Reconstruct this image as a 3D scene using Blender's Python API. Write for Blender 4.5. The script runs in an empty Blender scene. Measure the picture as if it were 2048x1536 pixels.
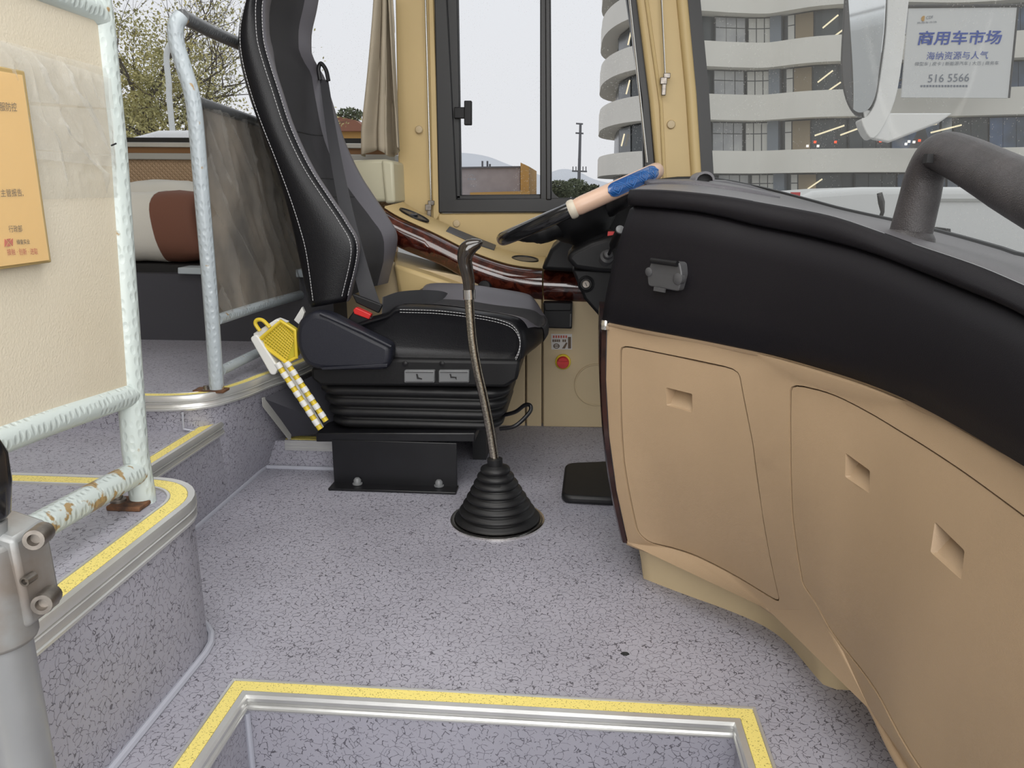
import bpy, bmesh, math, random
from mathutils import Vector, Matrix, noise
from mathutils.bvhtree import BVHTree
from mathutils.geometry import delaunay_2d_cdt, intersect_line_line_2d
random.seed(7)
V = Vector
R = math.radians
sc = bpy.context.scene
COL = sc.collection

# ------------------------------------------------------------------ camera, world, light, exposure
FPX, CAMH, PITCH = 1500.0, 0.75, R(14.1)
YAW = math.atan(131*math.cos(PITCH)/FPX)
cam = bpy.data.objects.new('camera', bpy.data.cameras.new('camera'))
COL.objects.link(cam)
cam.location = (0, 0, CAMH)
cam.rotation_euler = (R(90)-PITCH, 0, YAW)
cam.data.sensor_width = 36
cam.data.lens = FPX/2048*36
cam.data.clip_start = 0.02
cam.data.clip_end = 2000
sc.camera = cam
sc.view_settings.view_transform = 'Standard'
sc.view_settings.look = 'None'
sc.view_settings.exposure = 0.0
sc.view_settings.gamma = 1
sc.view_settings.use_curve_mapping = False

w = bpy.data.worlds.new('overcast'); sc.world = w; w.use_nodes = True
nt = w.node_tree; nt.nodes.clear()
wo = nt.nodes.new('ShaderNodeOutputWorld'); bg = nt.nodes.new('ShaderNodeBackground')
tc = nt.nodes.new('ShaderNodeTexCoord'); sx = nt.nodes.new('ShaderNodeSeparateXYZ')
rp = nt.nodes.new('ShaderNodeValToRGB')
nt.links.new(tc.outputs['Generated'], sx.inputs[0]); nt.links.new(sx.outputs['Z'], rp.inputs[0])
rp.color_ramp.elements[0].position = 0.0; rp.color_ramp.elements[0].color = (0.80, 0.81, 0.82, 1)
rp.color_ramp.elements[1].position = 0.5; rp.color_ramp.elements[1].color = (0.86, 0.89, 0.92, 1)
nt.links.new(rp.outputs[0], bg.inputs[0]); bg.inputs[1].default_value = 1.02
nt.links.new(bg.outputs[0], wo.inputs[0])

def area(name, loc, rot, sx_, sy_, power, col=(1, 1, 1)):
    l = bpy.data.lights.new(name, 'AREA'); l.shape = 'RECTANGLE'; l.size = sx_; l.size_y = sy_
    l.energy = power; l.color = col
    o = bpy.data.objects.new(name, l); COL.objects.link(o); o.location = loc; o.rotation_euler = rot
    return o
# daylight coming in through the open front door behind the camera, and an added fill under the roof to brighten the cabin
area('door_daylight', (0.28, -0.80, 1.25), (R(80), 0, R(14)), 2.3, 1.6, 54, (1.0, 0.985, 0.97))
area('roof_fill', (-0.35, 1.0, 2.02), (0, 0, 0), 1.6, 0.9, 20, (1.0, 0.985, 0.96))

# ------------------------------------------------------------------ pixel rays (2048 x 1536) to points on real planes
_f = V((-math.sin(YAW)*math.cos(PITCH), math.cos(YAW)*math.cos(PITCH), -math.sin(PITCH)))
_r = V((math.cos(YAW), math.sin(YAW), 0))
_u = _r.cross(_f)
CP = V((0, 0, CAMH))
def ray(px, py): return _f + _r*((px-1024)/FPX) + _u*((768-py)/FPX)
def PY(px, py, y): d = ray(px, py); return CP + d*(y/d.y)
def PZ(px, py, z): d = ray(px, py); return CP + d*((z-CAMH)/d.z)
def PX(px, py, x): d = ray(px, py); return CP + d*(x/d.x)

# ------------------------------------------------------------------ materials
MATS = {}
def nodes(name):
    m = bpy.data.materials.new(name); m.use_nodes = True
    n = m.node_tree; b = n.nodes['Principled BSDF']; MATS[name] = m
    return m, n, b
def pos(n, scale=(1, 1, 1)):
    g = n.nodes.new('ShaderNodeNewGeometry'); mp = n.nodes.new('ShaderNodeMapping')
    mp.inputs['Scale'].default_value = scale
    n.links.new(g.outputs['Position'], mp.inputs[0]); return mp.outputs[0]
def mat(name, col, rough=.5, metal=0, bump=0, bscale=300, var=0, vscale=8, spec=.5, coat=0, vcol=None, stretch=(1, 1, 1), detail=4):
    m, n, b = nodes(name)
    b.inputs['Base Color'].default_value = (*col, 1); b.inputs['Roughness'].default_value = rough
    b.inputs['Metallic'].default_value = metal; b.inputs['Specular IOR Level'].default_value = spec
    b.inputs['Coat Weight'].default_value = coat; b.inputs['Coat Roughness'].default_value = .08
    if var or vcol:
        t = n.nodes.new('ShaderNodeTexNoise'); t.inputs['Scale'].default_value = vscale; t.inputs['Detail'].default_value = detail
        n.links.new(pos(n, stretch), t.inputs['Vector'])
        r = n.nodes.new('ShaderNodeValToRGB'); r.color_ramp.elements[0].position = .35; r.color_ramp.elements[1].position = .68
        c2 = vcol if vcol else tuple(c*(1-var) for c in col)
        r.color_ramp.elements[0].color = (*c2, 1); r.color_ramp.elements[1].color = (*col, 1)
        n.links.new(t.outputs[0], r.inputs[0]); n.links.new(r.outputs[0], b.inputs['Base Color'])
    if bump:
        t = n.nodes.new('ShaderNodeTexNoise'); t.inputs['Scale'].default_value = bscale; t.inputs['Detail'].default_value = 2
        n.links.new(pos(n, stretch), t.inputs['Vector'])
        bp = n.nodes.new('ShaderNodeBump'); bp.inputs['Strength'].default_value = bump; bp.inputs['Distance'].default_value = .001
        n.links.new(t.outputs[0], bp.inputs['Height']); n.links.new(bp.outputs[0], b.inputs['Normal'])
    return m
def math_n(n, op, a, b=None):
    q = n.nodes.new('ShaderNodeMath'); q.operation = op
    if isinstance(a, (int, float)): q.inputs[0].default_value = a
    else: n.links.new(a, q.inputs[0])
    if b is not None:
        if isinstance(b, (int, float)): q.inputs[1].default_value = b
        else: n.links.new(b, q.inputs[1])
    return q.outputs[0]
def vinyl(name, base, dark, rough=.42):
    m, n, b = nodes(name)
    p = pos(n)
    nz = n.nodes.new('ShaderNodeTexNoise'); nz.inputs['Scale'].default_value = 45; nz.inputs['Detail'].default_value = 2
    n.links.new(p, nz.inputs['Vector'])
    mx = n.nodes.new('ShaderNodeVectorMath'); mx.operation = 'MULTIPLY_ADD'; mx.inputs[1].default_value = (.022, .022, .022)
    n.links.new(nz.outputs['Color'], mx.inputs[0]); n.links.new(p, mx.inputs[2])
    vo = n.nodes.new('ShaderNodeTexVoronoi'); vo.feature = 'DISTANCE_TO_EDGE'; vo.inputs['Scale'].default_value = 88
    n.links.new(mx.outputs[0], vo.inputs['Vector'])
    line = math_n(n, 'LESS_THAN', vo.outputs['Distance'], .034)
    nb = n.nodes.new('ShaderNodeTexNoise'); nb.inputs['Scale'].default_value = 120; nb.inputs['Detail'].default_value = 3
    n.links.new(p, nb.inputs['Vector'])
    gate = math_n(n, 'GREATER_THAN', nb.outputs[0], .45)
    fac = math_n(n, 'MULTIPLY', line, gate)
    big = n.nodes.new('ShaderNodeTexNoise'); big.inputs['Scale'].default_value = 5; big.inputs['Detail'].default_value = 5
    n.links.new(p, big.inputs['Vector'])
    r = n.nodes.new('ShaderNodeValToRGB'); r.color_ramp.elements[0].position = .3; r.color_ramp.elements[1].position = .7
    r.color_ramp.elements[0].color = (*[c*.9 for c in base], 1); r.color_ramp.elements[1].color = (*[c*1.06 for c in base], 1)
    n.links.new(big.outputs[0], r.inputs[0])
    mc = n.nodes.new('ShaderNodeMixRGB'); n.links.new(fac, mc.inputs[0]); n.links.new(r.outputs[0], mc.inputs[1])
    mc.inputs[2].default_value = (*dark, 1); n.links.new(mc.outputs[0], b.inputs['Base Color'])
    b.inputs['Roughness'].default_value = rough
    fb = n.nodes.new('ShaderNodeTexNoise'); fb.inputs['Scale'].default_value = 600; n.links.new(p, fb.inputs['Vector'])
    bp = n.nodes.new('ShaderNodeBump'); bp.inputs['Strength'].default_value = .25; bp.inputs['Distance'].default_value = .001
    n.links.new(fb.outputs[0], bp.inputs['Height']); n.links.new(bp.outputs[0], b.inputs['Normal'])
    return m
def speckle(name, base, dark, scale=260, th=.36, rough=.6):
    m, n, b = nodes(name)
    t = n.nodes.new('ShaderNodeTexNoise'); t.inputs['Scale'].default_value = scale; t.inputs['Detail'].default_value = 2
    n.links.new(pos(n), t.inputs['Vector'])
    g = math_n(n, 'LESS_THAN', t.outputs[0], th)
    mc = n.nodes.new('ShaderNodeMixRGB'); n.links.new(g, mc.inputs[0]); mc.inputs[1].default_value = (*base, 1); mc.inputs[2].default_value = (*dark, 1)
    n.links.new(mc.outputs[0], b.inputs['Base Color']); b.inputs['Roughness'].default_value = rough
    return m
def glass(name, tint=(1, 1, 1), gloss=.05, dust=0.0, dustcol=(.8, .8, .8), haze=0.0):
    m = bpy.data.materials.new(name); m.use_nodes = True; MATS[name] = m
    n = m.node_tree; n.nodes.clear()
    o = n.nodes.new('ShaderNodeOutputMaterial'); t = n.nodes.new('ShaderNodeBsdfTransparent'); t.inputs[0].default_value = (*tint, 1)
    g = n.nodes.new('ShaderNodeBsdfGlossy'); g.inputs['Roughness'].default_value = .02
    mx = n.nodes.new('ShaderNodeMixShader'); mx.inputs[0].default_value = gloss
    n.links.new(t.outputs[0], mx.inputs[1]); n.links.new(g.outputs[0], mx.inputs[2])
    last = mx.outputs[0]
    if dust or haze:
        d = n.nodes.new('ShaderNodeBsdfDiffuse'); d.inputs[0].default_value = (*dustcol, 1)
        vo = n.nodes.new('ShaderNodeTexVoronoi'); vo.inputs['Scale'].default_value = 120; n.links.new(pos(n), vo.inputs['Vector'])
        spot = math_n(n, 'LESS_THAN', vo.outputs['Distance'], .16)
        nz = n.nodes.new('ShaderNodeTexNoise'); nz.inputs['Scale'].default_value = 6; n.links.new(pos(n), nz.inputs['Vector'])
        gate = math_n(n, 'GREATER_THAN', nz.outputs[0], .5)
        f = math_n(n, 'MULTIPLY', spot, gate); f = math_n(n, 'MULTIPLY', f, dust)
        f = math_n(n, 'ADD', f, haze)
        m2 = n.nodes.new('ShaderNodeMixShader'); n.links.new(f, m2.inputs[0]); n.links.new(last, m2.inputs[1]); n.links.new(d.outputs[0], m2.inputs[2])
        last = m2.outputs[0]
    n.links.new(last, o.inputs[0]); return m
def film(name, alpha=.3, col=(.8, .8, .78), rough=.12):
    m, n, b = nodes(name)
    b.inputs['Base Color'].default_value = (*col, 1); b.inputs['Roughness'].default_value = rough
    b.inputs['Alpha'].default_value = alpha; return m
def emit(name, col, s):
    m = bpy.data.materials.new(name); m.use_nodes = True; MATS[name] = m
    n = m.node_tree; n.nodes.clear(); o = n.nodes.new('ShaderNodeOutputMaterial'); e = n.nodes.new('ShaderNodeEmission')
    e.inputs[0].default_value = (*col, 1); e.inputs[1].default_value = s; n.links.new(e.outputs[0], o.inputs[0]); return m

vinyl('vinyl', (.350, .345, .395), (.11, .105, .125))
mat('bead', (.40, .41, .47), .45)
speckle('yellow', (.80, .67, .20), (.34, .28, .08), 420, .37)
speckle('yellow_dull', (.62, .52, .13), (.35, .30, .09), 420, .36)
mat('alu', (.72, .72, .70), .34, .65, bump=.15, bscale=90, var=.15, stretch=(1, 1, 1))
mat('beige', (.39, .275, .168), .48, bump=.35, bscale=900, var=.07, vscale=5)
mat('beige_wall', (.55, .41, .195), .5, bump=.2, bscale=700, var=.05, vscale=4)
mat('beige_low', (.52, .41, .25), .5, bump=.2, bscale=700, var=.06, vscale=4)
mat('beige_dark', (.30, .22, .135), .6)
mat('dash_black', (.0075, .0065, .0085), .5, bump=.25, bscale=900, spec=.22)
mat('dash_top', (.12, .115, .125), .36, bump=.9, bscale=480, spec=.5)  # base colour lightened to carry the sky's reflection on the top
mat('grab', (.052, .046, .047), .36, bump=.9, bscale=650, spec=.5, var=.35, vscale=30)
mat('black_plastic', (.008, .008, .009), .45, bump=.2, bscale=700, spec=.3)
mat('black_matte', (.010, .010, .011), .6)
mat('rubber', (.008, .008, .009), .5, var=.3, vscale=60)
mat('side_cover', (.010, .011, .019), .45, bump=.4, bscale=900)
mat('leather', (.0055, .0055, .007), .36, bump=.35, bscale=420, spec=.28)
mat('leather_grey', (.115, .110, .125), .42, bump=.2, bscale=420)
mat('fabric', (.030, .029, .032), .85, bump=.6, bscale=900)
mat('stitch', (.45, .45, .46), .7)
mat('belt', (.045, .045, .05), .6, bump=.5, bscale=1200)
mat('red', (.55, .02, .02), .35)
mat('yellow_plastic', (.70, .52, .04), .4)
mat('yellow_mesh', (.52, .44, .03), .5)
mat('white_plastic', (.72, .72, .70), .45)
mat('grey_plastic', (.06, .06, .063), .45)
mat('button_grey', (.17, .175, .18), .4)
mat('steel_black', (.008, .008, .010), .35, var=.4, vscale=14)
mat('chrome', (.78, .76, .72), .14, 1.0)
mat('rod', (.56, .51, .42), .25, 1.0, var=.55, vscale=260, bump=.2, bscale=300)
mat('bolt', (.30, .27, .24), .4, .9, var=.4, vscale=80)
mat('grey_cast', (.29, .30, .30), .45, .35, bump=.4, bscale=90, vcol=(.22, .19, .165), vscale=22)
mat('post_paint', (.33, .335, .34), .35, .35, bump=.4, bscale=60, var=.12, vscale=12)
def hammered(name, col, rust=0.0):
    m, n, b = nodes(name)
    p = pos(n, (1, 1, .55))
    vo = n.nodes.new('ShaderNodeTexVoronoi'); vo.inputs['Scale'].default_value = 95; vo.inputs['Randomness'].default_value = .35; n.links.new(p, vo.inputs['Vector'])
    pit = n.nodes.new('ShaderNodeMapRange'); pit.inputs[1].default_value = .18; pit.inputs[2].default_value = .42; n.links.new(vo.outputs['Distance'], pit.inputs[0])
    bp = n.nodes.new('ShaderNodeBump'); bp.inputs['Strength'].default_value = .8; bp.inputs['Distance'].default_value = .0012
    n.links.new(pit.outputs[0], bp.inputs['Height']); n.links.new(bp.outputs[0], b.inputs['Normal'])
    b.inputs['Roughness'].default_value = .32
    t = n.nodes.new('ShaderNodeTexNoise'); t.inputs['Scale'].default_value = 38; t.inputs['Detail'].default_value = 6; n.links.new(pos(n), t.inputs['Vector'])
    g = n.nodes.new('ShaderNodeMapRange'); g.inputs[1].default_value = .66-rust; g.inputs[2].default_value = .70-rust; n.links.new(t.outputs[0], g.inputs[0])
    mc = n.nodes.new('ShaderNodeMixRGB'); n.links.new(g.outputs[0], mc.inputs[0]); mc.inputs[1].default_value = (*col, 1); mc.inputs[2].default_value = (.34, .23, .10, 1)
    n.links.new(mc.outputs[0], b.inputs['Base Color']); return m
hammered('pole_paint', (.52, .58, .56), -.02)
hammered('pole_rusty', (.52, .58, .56), .12)
hammered('pole_blue', (.42, .47, .50), .0)
hammered('rail_dark', (.12, .125, .13), -.3)
mat('rust', (.16, .07, .03), .8, bump=.8, bscale=200, vcol=(.05, .025, .015), vscale=60)
mat('panel_cream', (.66, .60, .48), .6, bump=.6, bscale=300, vcol=(.62, .55, .42), vscale=3)
film('film_clear', .20, (.62, .62, .58), .06)
film('tape', .22, (.75, .74, .70), .15)
film('film_dark', .16, (.55, .53, .49), .08)
mat('wrapped_panel', (.31, .26, .205), .6, vcol=(.11, .10, .09), vscale=6)
mat('board_gold', (.72, .46, .17), .45)
mat('board_edge', (.42, .30, .12), .4)
film('board_cover', .12, (.95, .85, .65), .08)
mat('ink_dark', (.12, .08, .05), .7)
mat('ink_red', (.45, .08, .05), .7)
mat('ink_blue', (.05, .10, .42), .7)
mat('ink_grey', (.22, .24, .28), .7)
m_, n_, b_ = nodes('quilt')
b_.inputs['Base Color'].default_value = (.42, .29, .18, 1); b_.inputs['Roughness'].default_value = .7
p_ = n_.nodes.new('ShaderNodeNewGeometry'); s_ = n_.nodes.new('ShaderNodeSeparateXYZ'); n_.links.new(p_.outputs['Position'], s_.inputs[0])
a1 = math_n(n_, 'ADD', s_.outputs['X'], s_.outputs['Z']); a2 = math_n(n_, 'SUBTRACT', s_.outputs['X'], s_.outputs['Z'])
s1 = math_n(n_, 'ABSOLUTE', math_n(n_, 'SINE', math_n(n_, 'MULTIPLY', a1, 170))); s2 = math_n(n_, 'ABSOLUTE', math_n(n_, 'SINE', math_n(n_, 'MULTIPLY', a2, 170)))
mn = math_n(n_, 'MINIMUM', s1, s2)
bp_ = n_.nodes.new('ShaderNodeBump'); bp_.inputs['Distance'].default_value = .003; n_.links.new(mn, bp_.inputs['Height']); n_.links.new(bp_.outputs[0], b_.inputs['Normal'])
mat('brown_strip', (.22, .11, .045), .4)
mat('grey_trim', (.42, .42, .40), .4, .3)
mat('bed_base', (.045, .045, .055), .6)
mat('linen', (.62, .60, .54), .8, bump=.3, bscale=300)
mat('linen_brown', (.16, .065, .04), .8, bump=.3, bscale=300)
mat('curtain', (.43, .37, .28), .85, bump=.6, bscale=900, var=.12, vscale=10)
mat('cream_box', (.55, .52, .38), .45)
mat('gasket', (.014, .014, .015), .45)
def burl():
    m, n, b = nodes('burl')
    t = n.nodes.new('ShaderNodeTexNoise'); t.inputs['Scale'].default_value = 28; t.inputs['Detail'].default_value = 7; t.inputs['Distortion'].default_value = 1.2
    n.links.new(pos(n), t.inputs['Vector'])
    r = n.nodes.new('ShaderNodeValToRGB'); r.color_ramp.elements[0].position = .38; r.color_ramp.elements[1].position = .66
    r.color_ramp.elements[0].color = (.022, .004, .003, 1); r.color_ramp.elements[1].color = (.10, .022, .012, 1)
    n.links.new(t.outputs[0], r.inputs[0]); n.links.new(r.outputs[0], b.inputs['Base Color'])
    b.inputs['Roughness'].default_value = .12; b.inputs['Coat Weight'].default_value = .8; b.inputs['Coat Roughness'].default_value = .05
burl()
mat('burl_dark', (.035, .010, .008), .2, vcol=(.010, .003, .003), vscale=25, coat=.3)
mat('skin_pink', (.62, .42, .31), .38)
mat('ivory', (.58, .52, .42), .5)
mat('blue_gel', (.012, .07, .23), .25, coat=.5, spec=.6)
mat('blue_line', (.03, .14, .40), .3)
glass('side_glass', (.97, .97, .98), .0, .25, haze=.004)
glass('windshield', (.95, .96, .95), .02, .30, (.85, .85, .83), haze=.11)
mat('mirror', (.80, .82, .84), .03, 1.0)
mat('white_paint', (.72, .72, .71), .3)
mat('facade', (.82, .79, .72), .7, var=.06, vscale=.4)
mat('facade_soffit', (.30, .29, .27), .8)
mat('facade_dark', (.045, .055, .06), .25)
mat('facade_blue', (.10, .16, .30), .25, vcol=(.05, .07, .10), vscale=.5)
mat('facade_column', (.20, .23, .27), .5)
mat('room_tan', (.30, .24, .16), .7)
mat('pane', (.50, .50, .49), .15, vcol=(.26, .27, .29), vscale=.6)
mat('pane_bright', (.58, .57, .53), .2)
mat('window_frame', (.07, .075, .08), .5)
emit('tube_light', (1.0, .88, .60), 1.0)
emit('glow_red', (1.0, .12, .05), 1.2)
emit('glow_white', (1.0, .95, .9), 1.2)
mat('asphalt', (.30, .295, .285), .9)
mat('brick_far', (.44, .39, .39), .9, bump=.3, bscale=3, var=.12, vscale=1.5)
mat('orange_wall', (.58, .33, .10), .8)
mat('roof_red', (.30, .13, .08), .8)
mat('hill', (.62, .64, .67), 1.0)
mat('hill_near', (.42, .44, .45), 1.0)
mat('pylon', (.16, .16, .17), .7)
mat('leaf_far', (.15, .17, .10), .9, vcol=(.09, .11, .06), vscale=2)
mat('leaf', (.62, .54, .22), .8, vcol=(.34, .33, .15), vscale=1.5)
mat('bark', (.12, .10, .085), .9)
mat('lamp_post', (.70, .72, .70), .5)
mat('red_flower', (.40, .12, .08), .8)
mat('dirt_black', (.02, .02, .02), .9)
mat('scuff', (.20, .20, .235), .6)
mat('black_gloss', (.010, .010, .011), .18, coat=.4)
mat('knob_wood', (.035, .026, .020), .14, coat=.9, var=.5, vscale=60)
mat('sticker', (.55, .53, .50), .5)
mat('ceiling_mat', (.60, .58, .54), .8)
mat('cup_in', (.03, .035, .045), .3)

# ------------------------------------------------------------------ mesh helpers
class MB:
    def __init__(s): s.v = []; s.f = []
    def add(s, vs, fs):
        k = len(s.v); s.v += [V(p) for p in vs]; s.f += [tuple(i+k for i in f) for f in fs]; return s
    def box(s, c, d, rot=None):
        c = V(c); h = V(d)/2
        P = [V((x*h.x, y*h.y, z*h.z)) for x in (-1, 1) for y in (-1, 1) for z in (-1, 1)]
        if rot: P = [rot @ p for p in P]
        return s.add([c+p for p in P], [(0, 1, 3, 2), (4, 6, 7, 5), (0, 4, 5, 1), (2, 3, 7, 6), (0, 2, 6, 4), (1, 5, 7, 3)])
    def prism(s, pts, vec):
        n = len(pts); pts = [V(p) for p in pts]; vec = V(vec)
        a = sum(((pts[i]).cross(pts[(i+1) % n]) for i in range(n)), V((0, 0, 0)))
        if a.dot(vec) > 0: pts = pts[::-1]
        return s.add(pts+[p+vec for p in pts], [tuple(range(n)), tuple(range(2*n-1, n-1, -1))]+[(i, i+n, (i+1) % n+n, (i+1) % n) for i in range(n)])
    def hexa(s, a, b):   # two quads -> solid
        return s.add(list(a)+list(b), [(0, 1, 2, 3), (7, 6, 5, 4)]+[(i, i+4, (i+1) % 4+4, (i+1) % 4) for i in range(4)])
    def loft(s, rings, caps=True, closed=True):
        n = len(rings[0]); k = len(s.v); s.v += [V(p) for r_ in rings for p in r_]
        for i in range(len(rings)-1):
            for j in range(n if closed else n-1):
                a = k+i*n+j; b = k+i*n+(j+1) % n; s.f.append((a, b, b+n, a+n))
        if caps and closed: s.f += [tuple(k+j for j in reversed(range(n))), tuple(k+(len(rings)-1)*n+j for j in range(n))]
        return s
    def tube(s, pts, r, n=16, caps=True):
        pts = [V(p) for p in pts]; m = len(pts); rr = r if isinstance(r, (list, tuple)) else [r]*m
        t0 = (pts[1]-pts[0]).normalized(); nrm = t0.orthogonal().normalized(); rings = []
        for i, p in enumerate(pts):
            t = ((pts[min(i+1, m-1)]-p).normalized() + (p-pts[max(i-1, 0)]).normalized()).normalized()
            nrm = (nrm - t*nrm.dot(t)).normalized(); b = t.cross(nrm)
            rings.append([p + (nrm*math.cos(2*math.pi*j/n)+b*math.sin(2*math.pi*j/n))*rr[i] for j in range(n)])
        return s.loft(rings, caps)
    def lathe(s, c, axis, prof, n=32):
        c = V(c); ax = V(axis).normalized(); a = ax.orthogonal().normalized(); b = ax.cross(a)
        return s.loft([[c+ax*h+(a*math.cos(2*math.pi*j/n)+b*math.sin(2*math.pi*j/n))*max(r_, 1e-4) for j in range(n)] for r_, h in prof])
    def ribbon(s, path, wvecs, th=.002):
        rings = []
        for i, (p, wv) in enumerate(zip(path, wvecs)):
            p = V(p); wv = V(wv); t = (V(path[min(i+1, len(path)-1)])-V(path[max(i-1, 0)])).normalized(); nn = t.cross(wv).normalized()*th
            rings.append([p-wv-nn, p+wv-nn, p+wv+nn, p-wv+nn])
        return s.loft(rings)
    def build(s, name, m, parent=None, smooth=False, bevel=0, seg=2, sub=0, loc=None, fix=True, angle=40):
        o_ = V((0, 0, 0))
        if parent is not None: o_ = V(parent['_o'])
        elif loc is not None: o_ = V(loc)
        me = bpy.data.meshes.new(name); me.from_pydata([tuple(p-o_) for p in s.v], [], s.f)
        me.materials.append(MATS[m] if isinstance(m, str) else m)
        if fix:
            b = bmesh.new(); b.from_mesh(me); bmesh.ops.recalc_face_normals(b, faces=b.faces); b.to_mesh(me); b.free()
        if smooth:
            me.shade_smooth()
            if smooth != 'all': me.set_sharp_from_angle(angle=R(angle))
        o = bpy.data.objects.new(name, me); COL.objects.link(o); o['_o'] = tuple(o_)
        if parent is not None:
            o.parent = parent
        else: o.location = o_
        if bevel:
            md = o.modifiers.new('bevel', 'BEVEL'); md.width = bevel; md.segments = seg; md.limit_method = 'ANGLE'; md.angle_limit = R(35)
            me.shade_smooth(); me.set_sharp_from_angle(angle=R(50))
        if sub:
            md = o.modifiers.new('sub', 'SUBSURF'); md.levels = sub; md.render_levels = sub; me.shade_smooth()
        return o
def tag(o, label=None, cat=None, group=None, kind=None):
    for k, v_ in (('label', label), ('category', cat), ('group', group), ('kind', kind)):
        if v_: o[k] = v_
    return o
def thing(name, loc, label, cat, group=None):
    o = bpy.data.objects.new(name, None); COL.objects.link(o); o.location = loc; o['_o'] = tuple(loc); o.empty_display_size = .05
    return tag(o, label, cat, group)
def struct_root(name, loc=(0, 0, 0)):
    o = bpy.data.objects.new(name, None); COL.objects.link(o); o.location = loc; o['_o'] = tuple(loc); o['kind'] = 'structure'; return o
def struct(o): o['kind'] = 'structure'; return o
def smooth_path(pts, n=8):   # Catmull-Rom
    pts = [V(p) for p in pts]; out = []
    for i in range(len(pts)-1):
        p0 = pts[i-1] if i else pts[0]*2-pts[1]; p1 = pts[i]; p2 = pts[i+1]; p3 = pts[i+2] if i+2 < len(pts) else pts[-1]*2-pts[-2]
        for k in range(n):
            t = k/n; out.append(.5*((2*p1)+(p2-p0)*t+(2*p0-5*p1+4*p2-p3)*t*t+(3*p1-p0-3*p2+p3)*t**3))
    return out+[pts[-1]]
def rounded(poly, r=.2, n=5):     # round the corners of a 2D/3D polygon; r absolute
    out = []; N = len(poly)
    for i in range(N):
        a, b, c = V(poly[i-1]), V(poly[i]), V(poly[(i+1) % N])
        u1 = (a-b); u2 = (c-b); q = min(r, u1.length*.45, u2.length*.45)
        s = b+u1.normalized()*q; e = b+u2.normalized()*q
        for k in range(n+1):
            t = k/n; out.append(s*(1-t)**2+b*2*t*(1-t)+e*t*t)
    return out
def resample(pts, n):
    pts = [V(p) for p in pts]; L = [0]
    for i in range(1, len(pts)): L.append(L[-1]+(pts[i]-pts[i-1]).length)
    out = []; j = 0
    for k in range(n):
        d = L[-1]*k/(n-1)
        while j < len(pts)-2 and L[j+1] < d: j += 1
        t = (d-L[j])/max(1e-9, L[j+1]-L[j]); out.append(pts[j].lerp(pts[j+1], min(1, max(0, t))))
    return out
def sweep(mb, path, prof, inward):   # prof: (inward offset, dz); inward(i) gives unit 2D vector
    rings = []
    for i, p in enumerate(path):
        t = (V(path[min(i+1, len(path)-1)])-V(path[max(i-1, 0)])).normalized()
        nn = V((-t.y, t.x, 0))*inward
        rings.append([V(p)+nn*a+V((0, 0, b)) for a, b in prof])
    mb.loft(rings); return mb
def text_mesh(s, quad, off, m, name, parent, bold=0.0, pad=(0, 0, 0, 0)):
    """text fitted into a 3D quad (bl, br, tr, tl), raised by off (vector)"""
    cu = bpy.data.curves.new('t', 'FONT'); cu.body = s; cu.offset = bold; cu.resolution_u = 3
    ob = bpy.data.objects.new('t', cu); COL.objects.link(ob)
    dg = bpy.context.evaluated_depsgraph_get(); me = bpy.data.meshes.new_from_object(ob.evaluated_get(dg))
    bpy.data.objects.remove(ob)
    if not me.vertices: return None
    xs = [v.co.x for v in me.vertices]; ys = [v.co.y for v in me.vertices]
    x0, x1, y0, y1 = min(xs), max(xs), min(ys), max(ys)
    bl, br, tr, tl = [V(q) for q in quad]; mb = MB(); vs = []
    for v in me.vertices:
        u = (v.co.x-x0)/(x1-x0); q = (v.co.y-y0)/(y1-y0)
        vs.append((bl*(1-u)+br*u)*(1-q)+(tl*(1-u)+tr*u)*q+V(off))
    mb.add(vs, [tuple(p.vertices) for p in me.polygons])
    bpy.data.meshes.remove(me)
    return mb.build(name, m, parent, fix=False)

# ================================================================== SETTING: floor, steps, walls
SX0, SX1, SY = -.532+.034, .283-.034, 1.005-.034      # stairwell faces
floor = struct_root('floor')
f = MB()
T = .03
f.box(((-.90+1.1)/2, (SY+2.9)/2, -T/2), (2.0, 2.9-SY, T))
f.box(((-.9+SX0)/2, (SY-.6)/2, -T/2), (SX0+.9, SY+.6, T))
f.box(((SX1+1.1)/2, (SY-.6)/2, -T/2), (1.1-SX1, SY+.6, T))
f.build('floor_sheet', 'vinyl', floor)
sw = struct_root('stairwell')
f = MB(); f.box(((SX0+SX1)/2, SY+.011, -.30), (SX1-SX0+.04, .02, .56)); f.build('riser', 'vinyl', sw)
f = MB(); f.box((SX0-.011, (SY-.6)/2, -.30), (.02, SY+.6, .56)); f.build('side_lining', 'vinyl', sw)
f = MB(); f.box((SX1+.011, (SY-.6)/2, -.30), (.02, SY+.6, .56)); f.build('side_lining', 'vinyl', sw)
f = MB(); f.box(((SX0+SX1)/2, (SY-.6)/2, -.57), (SX1-SX0, SY+.6, .02)); f.build('step_tread', 'vinyl', sw)
f = MB(); f.tube([(SX0+.002, SY-.002, -.03), (SX0+.002, SY-.002, -.56)], .005, 8); f.build('sealing_bead', 'bead', sw)

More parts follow.
